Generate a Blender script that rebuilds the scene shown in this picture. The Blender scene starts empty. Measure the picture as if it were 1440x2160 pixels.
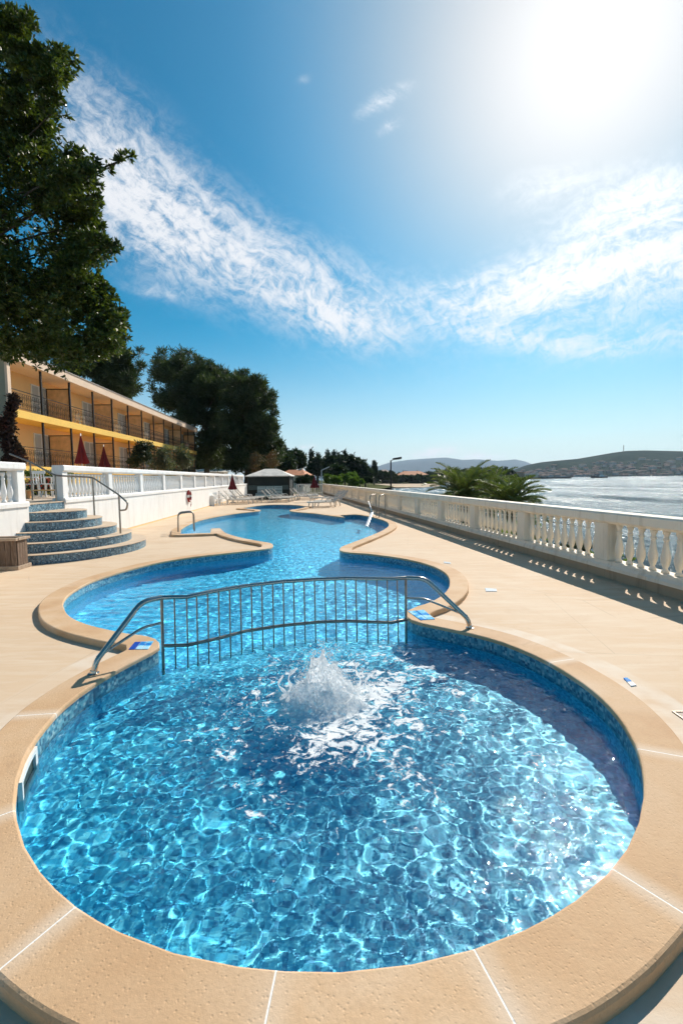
import bpy, bmesh, math, random
import numpy as np
from mathutils import Vector, Matrix, noise
from mathutils.geometry import delaunay_2d_cdt
random.seed(7)
RNG = np.random.default_rng(11)
SC = bpy.context.scene
COL = SC.collection
PI = math.pi
R = math.radians

def tag(o, label=None, cat=None, group=None, kind=None):
    if label: o['label'] = label
    if cat: o['category'] = cat
    if group: o['group'] = group
    if kind: o['kind'] = kind
    return o

def thing(name, label, cat, loc=(0, 0, 0), rz=0.0, group=None):
    o = bpy.data.objects.new(name, None)
    COL.objects.link(o)
    o.empty_display_size = 0.2
    o.location = loc
    o.rotation_euler = (0, 0, rz)
    return tag(o, label, cat, group)

def kids(o):
    return [c for c in bpy.data.objects if c.parent == o]

def copy_tree(o, parent=None):
    src = kids(o)
    c = o.copy()
    COL.objects.link(c)
    c.parent = parent
    for ch in src:
        copy_tree(ch, c)
    return c

def dup(o, loc, rz=0.0, label=None, scale=None):
    c = copy_tree(o)
    c.location = loc
    c.rotation_euler = (0, 0, rz)
    if scale: c.scale = scale
    if label: c['label'] = label
    return c

class MB:
    def __init__(s):
        s.v = []; s.f = []
    def add(s, vs, fs):
        n = len(s.v)
        s.v.extend([tuple(v) for v in vs])
        s.f.extend([tuple(i + n for i in f) for f in fs])
        return s
    def box(s, c, size, rz=0.0, taper=1.0):
        cx, cy, cz = c; x, y, z = size[0] / 2, size[1] / 2, size[2] / 2
        co, si = math.cos(rz), math.sin(rz)
        vs = []
        for dz, k in ((-z, 1.0), (z, taper)):
            for dx, dy in ((-x, -y), (x, -y), (x, y), (-x, y)):
                dx2, dy2 = dx * k, dy * k
                vs.append((cx + dx2 * co - dy2 * si, cy + dx2 * si + dy2 * co, cz + dz))
        return s.add(vs, [(3, 2, 1, 0), (4, 5, 6, 7), (0, 1, 5, 4), (1, 2, 6, 5), (2, 3, 7, 6), (3, 0, 4, 7)])
    def bar(s, a, b, w, h=None, up=(0, 0, 1)):
        h = h or w
        a = Vector(a); b = Vector(b); d = (b - a)
        if d.length < 1e-6: return s
        d.normalize(); u = Vector(up)
        if abs(d.dot(u)) > .98: u = Vector((1, 0, 0))
        x = d.cross(u).normalized() * w / 2; y = x.cross(d).normalized() * h / 2
        vs = [a - x - y, a + x - y, a + x + y, a - x + y, b - x - y, b + x - y, b + x + y, b - x + y]
        return s.add(vs, [(0, 1, 2, 3), (7, 6, 5, 4), (0, 4, 5, 1), (1, 5, 6, 2), (2, 6, 7, 3), (3, 7, 4, 0)])
    def tube(s, path, r, seg=8, cap=True):
        P = [Vector(p) for p in path]; n = len(P)
        rr = list(r) if hasattr(r, '__len__') else [r] * n
        vs = []; prev = None
        for i in range(n):
            t = (P[min(i + 1, n - 1)] - P[max(i - 1, 0)])
            if t.length < 1e-9: t = Vector((0, 0, 1))
            t.normalize()
            if prev is None:
                u = Vector((0, 0, 1)) if abs(t.z) < .9 else Vector((1, 0, 0))
                x = t.cross(u).normalized()
            else:
                x = (prev - t * prev.dot(t))
                x = x.normalized() if x.length > 1e-6 else t.orthogonal().normalized()
            prev = x; y = t.cross(x)
            for k in range(seg):
                a = 2 * PI * k / seg
                vs.append(P[i] + (x * math.cos(a) + y * math.sin(a)) * rr[i])
        fs = []
        for i in range(n - 1):
            for k in range(seg):
                k2 = (k + 1) % seg
                fs.append((i * seg + k, i * seg + k2, (i + 1) * seg + k2, (i + 1) * seg + k))
        if cap:
            fs.append(tuple(range(seg))[::-1]); fs.append(tuple((n - 1) * seg + k for k in range(seg)))
        return s.add(vs, fs)
    def lathe(s, prof, c=(0, 0, 0), seg=12, sq=False):
        vs = []; n = len(prof)
        for r, z in prof:
            for k in range(seg):
                a = 2 * PI * (k + .5) / seg
                vs.append((c[0] + r * math.cos(a), c[1] + r * math.sin(a), c[2] + z))
        fs = []
        for i in range(n - 1):
            for k in range(seg):
                k2 = (k + 1) % seg
                fs.append((i * seg + k, i * seg + k2, (i + 1) * seg + k2, (i + 1) * seg + k))
        fs.append(tuple(range(seg))[::-1]); fs.append(tuple((n - 1) * seg + k for k in range(seg)))
        return s.add(vs, fs)
    def sweep(s, sec, a, b, closed=True):
        """cross-section [(u,z)] swept from a to b (xy points); u is to the right-hand side of a->b"""
        a = Vector(a); b = Vector(b); d = (b - a).normalized(); nrm = Vector((d.y, -d.x))
        n = len(sec)
        vs = [(a.x + nrm.x * u, a.y + nrm.y * u, z) for u, z in sec] + [(b.x + nrm.x * u, b.y + nrm.y * u, z) for u, z in sec]
        fs = [(i, (i + 1) % n, n + (i + 1) % n, n + i) for i in range(n)]
        fs += [tuple(range(n))[::-1], tuple(range(n, 2 * n))]
        return s.add(vs, fs)
    def prism(s, poly, z0, z1):
        n = len(poly)
        vs = [(x, y, z0) for x, y in poly] + [(x, y, z1) for x, y in poly]
        fs = [(i, (i + 1) % n, n + (i + 1) % n, n + i) for i in range(n)]
        fs += [tuple(range(n))[::-1], tuple(range(n, 2 * n))]
        return s.add(vs, fs)
    def build(s, name, mat, parent=None, smooth=False, bevel=0.0, angle=None):
        me = bpy.data.meshes.new(name)
        me.from_pydata(s.v, [], s.f)
        me.update()
        bm = bmesh.new(); bm.from_mesh(me)
        bmesh.ops.recalc_face_normals(bm, faces=bm.faces)
        bm.to_mesh(me); bm.free()
        return link(name, me, mat, parent, smooth, bevel, angle)

def link(name, me, mat, parent=None, smooth=False, bevel=0.0, angle=None):
    if mat: me.materials.append(mat)
    o = bpy.data.objects.new(name, me)
    COL.objects.link(o)
    if parent: o.parent = parent
    if smooth:
        me.shade_smooth()
        if angle: me.set_sharp_from_angle(angle=R(angle))
    if bevel:
        m = o.modifiers.new('bevel', 'BEVEL'); m.width = bevel; m.segments = 2; m.limit_method = 'ANGLE'; m.angle_limit = R(40)
    return o

def np_mesh(name, V, F, mat, parent=None, smooth=False):
    V = np.asarray(V, dtype=np.float32); F = np.asarray(F, dtype=np.int32)
    me = bpy.data.meshes.new(name)
    me.vertices.add(len(V)); me.vertices.foreach_set('co', V.ravel())
    k = F.shape[1]
    me.loops.add(F.size); me.loops.foreach_set('vertex_index', F.ravel())
    me.polygons.add(len(F)); me.polygons.foreach_set('loop_start', np.arange(0, F.size, k, dtype=np.int32))
    me.update(calc_edges=True); me.validate()
    return link(name, me, mat, parent, smooth)

# ---------------------------------------------------------------- materials
class NT:
    def __init__(s, tree):
        s.t = tree; s.n = tree.nodes; s.l = tree.links
    def node(s, typ, **kw):
        n = s.n.new(typ)
        for k, v in kw.items():
            if k.startswith('_'): setattr(n, k[1:], v)
        return n
    def set(s, sock, v):
        if hasattr(v, 'is_output') or isinstance(v, bpy.types.NodeSocket): s.l.new(v, sock)
        elif v is not None: sock.default_value = v
    def math(s, op, a, b=None, c=None, clamp=False):
        n = s.n.new('ShaderNodeMath'); n.operation = op; n.use_clamp = clamp
        s.set(n.inputs[0], a)
        if b is not None: s.set(n.inputs[1], b)
        if c is not None: s.set(n.inputs[2], c)
        return n.outputs[0]
    def noise(s, vec, scale, detail=3, rough=.5, dist=0.0, out='Fac', w=None):
        n = s.n.new('ShaderNodeTexNoise')
        n.inputs['Scale'].default_value = scale; n.inputs['Detail'].default_value = detail
        n.inputs['Roughness'].default_value = rough; n.inputs['Distortion'].default_value = dist
        if vec is not None: s.l.new(vec, n.inputs['Vector'])
        return n.outputs[out]
    def voro(s, vec, scale, feat='F1', out='Distance', rnd=1.0):
        n = s.n.new('ShaderNodeTexVoronoi'); n.feature = feat
        n.inputs['Scale'].default_value = scale; n.inputs['Randomness'].default_value = rnd
        if vec is not None: s.l.new(vec, n.inputs['Vector'])
        return n.outputs[out]
    def ramp(s, fac, stops, interp='LINEAR'):
        n = s.n.new('ShaderNodeValToRGB'); n.color_ramp.interpolation = interp
        el = n.color_ramp.elements
        while len(el) < len(stops): el.new(.5)
        for e, (p, c) in zip(el, stops):
            e.position = p; e.color = (c[0], c[1], c[2], 1) if hasattr(c, '__len__') else (c, c, c, 1)
        s.l.new(fac, n.inputs[0]); return n.outputs[0]
    def maprange(s, v, a, b, c=0.0, d=1.0, smooth=True):
        n = s.n.new('ShaderNodeMapRange')
        if smooth: n.interpolation_type = 'SMOOTHSTEP'
        s.l.new(v, n.inputs[0])
        for i, x in enumerate((a, b, c, d)): n.inputs[i + 1].default_value = x
        return n.outputs[0]
    def mix(s, fac, a, b, blend='MIX'):
        n = s.n.new('ShaderNodeMix'); n.data_type = 'RGBA'; n.blend_type = blend
        s.set(n.inputs[0], fac)
        for i, v in ((6, a), (7, b)):
            if hasattr(v, '__len__') and not isinstance(v, bpy.types.NodeSocket): v = tuple(v)[:3] + (1,)
            s.set(n.inputs[i], v)
        return n.outputs[2]
    def map(s, vec, scale=(1, 1, 1), rot=(0, 0, 0), loc=(0, 0, 0)):
        n = s.n.new('ShaderNodeMapping'); s.l.new(vec, n.inputs[0])
        n.inputs['Location'].default_value = loc; n.inputs['Rotation'].default_value = rot; n.inputs['Scale'].default_value = scale
        return n.outputs[0]
    def coord(s, out='Object'):
        return s.n.new('ShaderNodeTexCoord').outputs[out]
    def sep(s, vec):
        n = s.n.new('ShaderNodeSeparateXYZ'); s.l.new(vec, n.inputs[0]); return n.outputs
    def comb(s, x, y, z):
        n = s.n.new('ShaderNodeCombineXYZ')
        for i, v in enumerate((x, y, z)): s.set(n.inputs[i], v)
        return n.outputs[0]
    def bump(s, h, strength=.3, dist=.01, normal=None):
        n = s.n.new('ShaderNodeBump'); n.inputs['Strength'].default_value = strength; n.inputs['Distance'].default_value = dist
        s.l.new(h, n.inputs['Height'])
        if normal: s.l.new(normal, n.inputs['Normal'])
        return n.outputs[0]

def mat(name, color=(.5, .5, .5), rough=.6, metal=0.0, spec=.5, var=0.0, vscale=3.0, bump=0.0, bscale=40.0, fn=None, trans=0.0):
    m = bpy.data.materials.new(name); m.use_nodes = True
    nt = NT(m.node_tree); b = m.node_tree.nodes['Principled BSDF']
    b.inputs['Roughness'].default_value = rough; b.inputs['Metallic'].default_value = metal
    b.inputs['Specular IOR Level'].default_value = spec
    b.inputs['Base Color'].default_value = tuple(color) + (1,)
    if fn:
        fn(nt, b)
        return m
    if var or bump:
        co = nt.coord()
    if var:
        f = nt.noise(co, vscale, 5, .6)
        lo = tuple(max(0, c * (1 - var)) for c in color); hi = tuple(min(1, c * (1 + var)) for c in color)
        nt.l.new(nt.ramp(f, [(.3, lo), (.7, hi)]), b.inputs['Base Color'])
    if bump:
        nt.l.new(nt.bump(nt.noise(co, bscale, 4, .6), bump, .01), b.inputs['Normal'])
    return m
OUTLINE = [tuple(map(float, q.split(","))) for q in """-1.811,4.405;-1.841,4.271;-1.885,4.142;-1.928,4.012;-1.968,3.876;-2.002,3.739;-2.026,3.608;-2.047,3.431;-2.050,3.257;-2.038,3.122;-2.013,2.982;-1.985,2.858;-1.944,2.717;-1.901,2.603;-1.812,2.419;-1.689,2.225;-1.606,2.118;-1.455,1.953;-1.291,1.813;-1.170,1.727;-1.041,1.648;-0.930,1.592;-0.823,1.546;-0.599,1.470;-0.369,1.424;-0.207,1.407;-0.018,1.402;0.220,1.424;0.441,1.471;0.645,1.537;0.769,1.590;0.890,1.652;1.075,1.765;1.244,1.899;1.395,2.053;1.531,2.226;1.603,2.336;1.671,2.453;1.726,2.563;1.772,2.671;1.840,2.887;1.867,3.008;1.886,3.134;1.897,3.251;1.898,3.387;1.890,3.510;1.872,3.649;1.847,3.783;1.801,3.959;1.742,4.124;1.666,4.284;1.581,4.434;1.482,4.561;1.366,4.678;1.270,4.762;1.165,4.846;1.073,4.919;0.895,5.058;0.797,5.183;0.756,5.313;0.761,5.427;0.809,5.564;0.947,5.727;1.043,5.809;1.153,5.919;1.236,6.029;1.324,6.161;1.405,6.301;1.460,6.411;1.511,6.525;1.559,6.645;1.602,6.770;1.641,6.903;1.676,7.043;1.707,7.184;1.731,7.318;1.748,7.443;1.760,7.563;1.765,7.682;1.764,7.805;1.756,7.931;1.742,8.059;1.720,8.189;1.689,8.320;1.647,8.455;1.596,8.593;1.536,8.731;1.466,8.866;1.404,8.971;1.335,9.076;1.260,9.179;1.179,9.281;1.092,9.379;0.996,9.478;0.890,9.577;0.781,9.673;0.673,9.760;0.573,9.836;0.454,9.906;0.338,9.958;0.233,10.004;0.146,10.059;0.031,10.196;-0.032,10.340;-0.053,10.477;-0.043,10.624;-0.032,10.734;-0.012,10.854;0.024,10.994;0.063,11.107;0.110,11.226;0.169,11.367;0.243,11.547;0.282,11.644;0.325,11.749;0.372,11.862;0.422,11.982;0.474,12.107;0.527,12.236;0.580,12.368;0.634,12.501;0.687,12.635;0.730,12.746;0.775,12.862;0.822,12.980;0.869,13.101;0.916,13.224;0.963,13.348;1.009,13.471;1.055,13.594;1.098,13.715;1.140,13.834;1.179,13.950;1.220,14.075;1.259,14.200;1.298,14.325;1.334,14.448;1.369,14.570;1.403,14.690;1.434,14.807;1.463,14.922;1.491,15.033;1.516,15.141;1.548,15.286;1.574,15.421;1.597,15.550;1.616,15.675;1.633,15.801;1.647,15.931;1.659,16.068;1.669,16.193;1.678,16.320;1.685,16.449;1.690,16.581;1.693,16.714;1.692,16.851;1.689,16.990;1.681,17.133;1.672,17.249;1.661,17.366;1.648,17.485;1.634,17.606;1.617,17.729;1.598,17.854;1.577,17.981;1.553,18.110;1.527,18.241;1.499,18.375;1.473,18.492;1.444,18.614;1.414,18.740;1.381,18.870;1.347,19.001;1.311,19.132;1.275,19.262;1.238,19.389;1.200,19.512;1.162,19.629;1.123,19.740;1.086,19.841;1.030,19.987;0.974,20.130;0.917,20.266;0.859,20.391;0.799,20.502;0.736,20.594;0.669,20.662;0.598,20.704;0.496,20.707;0.385,20.656;0.269,20.569;0.150,20.464;0.031,20.359;-0.086,20.272;0.137,19.246;0.072,19.343;0.010,19.434;-0.050,19.521;-0.111,19.611;-0.175,19.705;-0.242,19.809;-0.315,19.926;-0.396,20.060;-0.447,20.148;-0.501,20.245;-0.558,20.350;-0.618,20.461;-0.680,20.576;-0.743,20.695;-0.806,20.815;-0.870,20.934;-0.934,21.052;-0.996,21.166;-1.057,21.275;-1.117,21.377;-1.173,21.471;-1.226,21.555;-1.326,21.696;-1.420,21.812;-1.509,21.910;-1.594,21.995;-1.677,22.077;-1.759,22.162;-1.841,22.256;-1.923,22.359;-2.006,22.463;-2.088,22.567;-2.167,22.671;-2.242,22.776;-2.312,22.880;-2.375,22.985;-2.442,23.107;-2.504,23.229;-2.559,23.351;-2.606,23.473;-2.643,23.594;-2.670,23.715;-2.688,23.853;-2.692,23.983;-2.683,24.117;-2.660,24.262;-2.623,24.429;-2.594,24.531;-2.557,24.636;-2.514,24.745;-2.466,24.858;-2.417,24.977;-2.367,25.103;-2.319,25.235;-2.276,25.377;-2.239,25.527;-2.218,25.630;-2.199,25.738;-2.181,25.851;-2.164,25.968;-2.148,26.088;-2.133,26.212;-2.119,26.337;-2.105,26.465;-2.091,26.592;-2.078,26.721;-2.064,26.848;-2.050,26.975;-2.035,27.100;-2.020,27.223;-2.083,27.336;-2.144,27.453;-2.204,27.573;-2.263,27.695;-2.321,27.818;-2.380,27.941;-2.439,28.063;-2.499,28.183;-2.560,28.301;-2.623,28.414;-2.688,28.522;-2.755,28.625;-2.826,28.720;-2.899,28.808;-2.977,28.887;-3.081,28.978;-3.194,29.063;-3.313,29.144;-3.438,29.217;-3.566,29.283;-3.695,29.340;-3.824,29.388;-3.951,29.425;-4.074,29.450;-4.192,29.463;-4.302,29.463;-4.402,29.448;-4.503,29.414;-4.598,29.363;-4.688,29.297;-4.773,29.215;-4.854,29.120;-4.930,29.013;-5.003,28.896;-5.072,28.769;-5.138,28.635;-5.202,28.493;-5.263,28.347;-5.299,28.253;-5.332,28.152;-5.364,28.047;-5.393,27.936;-5.421,27.821;-5.448,27.702;-5.473,27.579;-5.497,27.454;-5.520,27.327;-5.543,27.198;-5.566,27.068;-5.588,26.938;-5.610,26.807;-5.632,26.677;-5.655,26.548;-5.679,26.421;-5.703,26.296;-5.728,26.173;-5.634,26.080;-5.539,25.985;-5.442,25.891;-5.346,25.796;-5.251,25.703;-5.159,25.610;-5.071,25.518;-4.988,25.428;-4.898,25.329;-4.809,25.232;-4.724,25.138;-4.644,25.044;-4.570,24.949;-4.505,24.852;-4.448,24.752;-4.391,24.630;-4.342,24.505;-4.303,24.378;-4.276,24.249;-4.261,24.119;-4.262,23.988;-4.275,23.882;-4.298,23.783;-4.330,23.686;-4.372,23.583;-4.423,23.469;-4.483,23.337;-4.551,23.181;-4.590,23.095;-4.634,23.004;-4.682,22.911;-4.733,22.813;-4.787,22.712;-4.843,22.606;-4.900,22.497;-4.958,22.383;-5.015,22.265;-5.072,22.143;-5.127,22.016;-5.179,21.884;-5.228,21.747;-5.273,21.606;-5.302,21.502;-5.333,21.394;-5.362,21.282;-5.392,21.166;-5.422,21.046;-5.451,20.924;-5.479,20.799;-5.507,20.672;-5.534,20.543;-5.560,20.414;-5.586,20.283;-5.610,20.152;-5.632,20.021;-5.654,19.891;-5.674,19.761;-5.692,19.633;-5.709,19.507;-5.723,19.383;-5.736,19.262;-5.747,19.144;-5.756,19.014;-5.763,18.885;-5.766,18.756;-5.768,18.627;-5.767,18.499;-5.765,18.371;-5.761,18.244;-5.755,18.118;-5.748,17.994;-5.739,17.870;-5.730,17.748;-5.720,17.628;-5.709,17.509;-5.699,17.393;-5.688,17.278;-5.677,17.166;-5.666,17.056;-5.656,16.948;-5.641,16.805;-5.624,16.667;-5.606,16.534;-5.587,16.406;-5.566,16.282;-5.544,16.160;-5.522,16.041;-5.500,15.923;-5.477,15.805;-5.454,15.687;-5.432,15.568;-5.410,15.447;-5.389,15.324;-4.929,13.958;-4.046,14.113;-4.366,15.357;-4.111,15.476;-4.067,15.358;-4.022,15.236;-3.978,15.113;-3.933,14.988;-3.888,14.864;-3.843,14.742;-3.799,14.622;-3.755,14.507;-3.712,14.396;-3.669,14.292;-3.628,14.195;-3.566,14.059;-3.506,13.939;-3.449,13.831;-3.392,13.731;-3.334,13.635;-3.276,13.539;-3.214,13.439;-3.140,13.320;-3.065,13.203;-2.989,13.087;-2.910,12.973;-2.830,12.861;-2.748,12.750;-2.660,12.639;-2.567,12.526;-2.472,12.416;-2.379,12.309;-2.290,12.209;-2.211,12.118;-2.105,12.002;-2.011,11.905;-1.929,11.817;-1.861,11.728;-1.795,11.610;-1.753,11.497;-1.724,11.378;-1.702,11.245;-1.692,11.106;-1.699,10.980;-1.737,10.826;-1.822,10.691;-1.925,10.603;-2.055,10.519;-2.181,10.436;-2.283,10.362;-2.382,10.288;-2.513,10.192;-2.601,10.129;-2.702,10.060;-2.812,9.985;-2.924,9.905;-3.032,9.821;-3.132,9.736;-3.225,9.646;-3.317,9.552;-3.405,9.455;-3.489,9.355;-3.566,9.254;-3.634,9.153;-3.704,9.031;-3.763,8.906;-3.813,8.780;-3.857,8.654;-3.899,8.532;-3.938,8.412;-3.972,8.294;-4.002,8.177;-4.028,8.060;-4.050,7.944;-4.075,7.799;-4.096,7.655;-4.109,7.509;-4.111,7.358;-4.102,7.228;-4.085,7.091;-4.063,6.953;-4.037,6.820;-4.010,6.699;-3.973,6.563;-3.933,6.441;-3.887,6.326;-3.837,6.215;-3.762,6.073;-3.678,5.941;-3.589,5.813;-3.498,5.688;-3.402,5.568;-3.300,5.456;-3.189,5.353;-3.071,5.258;-2.952,5.170;-2.829,5.091;-2.704,5.020;-2.589,4.958;-2.446,4.883;-2.318,4.824;-2.190,4.780;-2.080,4.741;-1.953,4.651;-1.864,4.537""".split(";")]
# ---------------------------------------------------------------- camera
FPX, H0, ROLL, ZC = 970.0, 1009.0, .012, 1.70
PITCH = math.atan((1080 - H0) / FPX)
cam_d = bpy.data.cameras.new('camera')
cam = bpy.data.objects.new('camera', cam_d); COL.objects.link(cam)
cam_d.sensor_fit = 'VERTICAL'; cam_d.sensor_height = 36.0; cam_d.lens = FPX / 2160 * 36.0
cam_d.clip_start = .05; cam_d.clip_end = 60000
fw = Vector((0, math.cos(PITCH), -math.sin(PITCH))); up = Vector((0, math.sin(PITCH), math.cos(PITCH))); rt = Vector((1, 0, 0))
Rv = math.cos(ROLL) * rt - math.sin(ROLL) * up
Uv = math.cos(ROLL) * up + math.sin(ROLL) * rt
cam.matrix_world = Matrix(((Rv.x, Uv.x, -fw.x, 0), (Rv.y, Uv.y, -fw.y, 0), (Rv.z, Uv.z, -fw.z, ZC), (0, 0, 0, 1)))
SC.camera = cam

def at(px, py, Y):
    """world point seen at photograph pixel (px,py) standing at depth Y"""
    px, py, Y = float(px), float(py), float(Y)
    d = FPX * fw + (px - 720) * Rv + (1080 - py) * Uv
    t = Y / d.y
    return Vector((d.x * t, Y, d.z * t + ZC))
def gnd(px, py, z=0.0):
    d = FPX * fw + (px - 720) * Rv + (1080 - py) * Uv
    t = (z - ZC) / d.z
    return Vector((d.x * t, d.y * t, z))

SC.view_settings.view_transform = 'Standard'
SC.view_settings.look = 'None'
SC.view_settings.exposure = EXPOSURE = 0.54
SC.view_settings.gamma = 1.0

# ---------------------------------------------------------------- sun and sky
SUN_AZ, SUN_EL = R(27.5), R(39.0)
sl = bpy.data.lights.new('sun', 'SUN'); sl.energy = 4.0; sl.angle = R(.5); sl.color = (1.0, .93, .83)
sun = bpy.data.objects.new('sun', sl); COL.objects.link(sun)
sdir = Vector((math.sin(SUN_AZ) * math.cos(SUN_EL), math.cos(SUN_AZ) * math.cos(SUN_EL), math.sin(SUN_EL)))
sun.rotation_euler = sdir.to_track_quat('Z', 'Y').to_euler()
sun.location = sdir * 50

w = bpy.data.worlds.new('World'); SC.world = w; w.use_nodes = True
nt = NT(w.node_tree)
bg = w.node_tree.nodes['Background']
sky = nt.node('ShaderNodeTexSky'); sky.sky_type = 'NISHITA'; sky.sun_disc = False
sky.sun_elevation = SUN_EL; sky.sun_rotation = SUN_AZ; sky.air_density = 1.0; sky.dust_density = .6; sky.ozone_density = 1.6; sky.altitude = 10
STR = .060
g = nt.coord('Generated')
x, y, z = nt.sep(g)
def vm(op, a, b=None):
    n = nt.n.new('ShaderNodeVectorMath'); n.operation = op
    nt.set(n.inputs[0], a)
    if b is not None: nt.set(n.inputs[1], b)
    return n
dots = vm('DOT_PRODUCT', vm('NORMALIZE', g).outputs[0], tuple(sdir)).outputs['Value']
# tangent coordinates of the view direction (world +Y), used to lay the cirrus band
ysafe = nt.math('MAXIMUM', y, .05)
X = nt.math('DIVIDE', x, ysafe); Z = nt.math('DIVIDE', z, ysafe)
front = nt.maprange(y, .05, .3)
def blob(cx, cz, rx, rz, ang, k=1.0):
    c, s_ = math.cos(ang), math.sin(ang)
    dx = nt.math('SUBTRACT', X, cx); dz = nt.math('SUBTRACT', Z, cz)
    u = nt.math('DIVIDE', nt.math('ADD', nt.math('MULTIPLY', dx, c), nt.math('MULTIPLY', dz, s_)), rx)
    v = nt.math('DIVIDE', nt.math('SUBTRACT', nt.math('MULTIPLY', dz, c), nt.math('MULTIPLY', dx, s_)), rz)
    q = nt.math('ADD', nt.math('MULTIPLY', u, u), nt.math('MULTIPLY', v, v))
    return nt.math('MULTIPLY', nt.math('POWER', 2.71828, nt.math('MULTIPLY', q, -1.0)), k)
def add(*a):
    r = a[0]
    for b in a[1:]: r = nt.math('ADD', r, b)
    return r
def T(px, py):
    p = at(px, py, 1.0); return p.x, p.z - ZC
def bl(px0, py0, px1, py1, wpx, k=1.0):
    (a, b), (c, d) = T(px0, py0), T(px1, py1)
    L = math.hypot(c - a, d - b)
    return blob((a + c) / 2, (b + d) / 2, L / 2, wpx / FPX, math.atan2(d - b, c - a), k)
mask = add(bl(20, 40, 300, 420, 130, .42), bl(120, 250, 420, 500, 105, .62), bl(210, 400, 560, 570, 110, .75), bl(420, 520, 880, 690, 95, .85), bl(600, 620, 800, 720, 40, .5),
           bl(840, 655, 1300, 580, 62, .95), bl(1100, 650, 1650, 440, 125, .95), bl(1020, 420, 1250, 365, 40, .5), bl(1180, 480, 1500, 360, 70, .6),
           bl(1180, 745, 1600, 690, 34, .5), bl(745, 250, 870, 175, 20, .75), bl(790, 285, 850, 250, 14, .6), bl(950, 695, 1250, 735, 26, .55),
           bl(260, 605, 400, 630, 14, .35), bl(620, 180, 660, 160, 12, .4), bl(870, 962, 960, 952, 12, 1.3), bl(965, 962, 1060, 966, 9, 1.0), bl(620, 945, 670, 940, 5, .7), bl(560, 965, 1300, 925, 40, .22), bl(300, 800, 1500, 860, 60, .10))
# fibrous cirrus texture stretched along the band
vec = nt.comb(X, Z, 0.0)
warp = nt.noise(vec, 5.0, 3, .6, out='Color')
vv = vm('ADD', vec, nt_scaled := vm('MULTIPLY', vm('SUBTRACT', warp, (.5, .5, .5)).outputs[0], (.10, .10, 0)).outputs[0]).outputs[0]
n1 = nt.noise(nt.map(nt.map(vv, rot=(0, 0, R(40))), (3.4, 13, 1)), 1.7, 10, .68, .18)
n1b = nt.noise(nt.map(nt.map(vv, rot=(0, 0, R(-20))), (2.8, 15, 1)), 1.5, 10, .68, .18)
side = nt.maprange(X, .0, .35)
fib = nt.math('ADD', nt.math('MULTIPLY', n1, nt.math('SUBTRACT', 1.0, side)), nt.math('MULTIPLY', n1b, side))
n2 = nt.noise(vv, 46, 5, .7, .4)
tex = nt.math('ADD', nt.math('MULTIPLY', fib, .62), nt.math('MULTIPLY', n2, .38))
cl = nt.math('MULTIPLY', mask, nt.maprange(tex, .31, .66, .14, 1.05))
cl = nt.math('MULTIPLY', nt.maprange(cl, .04, 1.05), front)
cl = nt.math('MULTIPLY', cl, nt.maprange(z, .0, .04))
skyc = nt.mix(1.0, sky.outputs[0], (STR * .66, STR * 1.0, STR * 1.10), 'MULTIPLY')
# saturate the blue towards the photograph's teal
hs = nt.node('ShaderNodeHueSaturation'); hs.inputs['Hue'].default_value = .49; hs.inputs['Saturation'].default_value = 1.38
nt.l.new(skyc, hs.inputs['Color'])
ang = nt.math('ARCCOSINE', nt.math('MINIMUM', dots, .99999))
hsc = nt.mix(nt.maprange(ang, R(5), R(27), 1.0, 0.0), hs.outputs[0], nt.mix(1.0, sky.outputs[0], (STR * .51, STR * .55, STR * .54), 'MULTIPLY'))
cloudcol = (.64, .645, .665)
c1 = nt.mix(nt.math('MULTIPLY', cl, .93), hsc, cloudcol)
# aureole: thin cirrus in front of the sun scatters its light forward
ang = nt.math('ARCCOSINE', nt.math('MINIMUM', dots, .99999))
def gauss(sig, k):
    q = nt.math('DIVIDE', ang, sig)
    return nt.math('MULTIPLY', nt.math('POWER', 2.71828, nt.math('MULTIPLY', nt.math('MULTIPLY', q, q), -1.0)), k)
glow = add(gauss(R(11), .12), gauss(R(18), .26), gauss(R(30), .035))
ga = nt.mix(1.0, c1, nt.mix(glow, (0, 0, 0), (1.0, .99, .97)), 'ADD')
gsc = vm('SCALE', (1.0, .99, .97)); nt.l.new(glow, gsc.inputs['Scale'])
fin = vm('ADD', c1, gsc.outputs[0]).outputs[0]
hzn = nt.maprange(z, -.10, .31, 1.0, 0.0)
fin = nt.mix(nt.math('MULTIPLY', hzn, .85), fin, (.60, .63, .68))
nt.l.new(fin, bg.inputs['Color']); bg.inputs['Strength'].default_value = 1.0
w.cycles.sampling_method = 'MANUAL'; w.cycles.sample_map_resolution = 1024
SC.cycles.use_denoising = True; SC.cycles.use_light_tree = False; SC.cycles.use_adaptive_sampling = True; SC.cycles.adaptive_threshold = .025
SC.cycles.max_bounces = 10; SC.cycles.diffuse_bounces = 7; SC.cycles.glossy_bounces = 3; SC.cycles.transmission_bounces = 6
SC.cycles.transparent_max_bounces = 24
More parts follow.
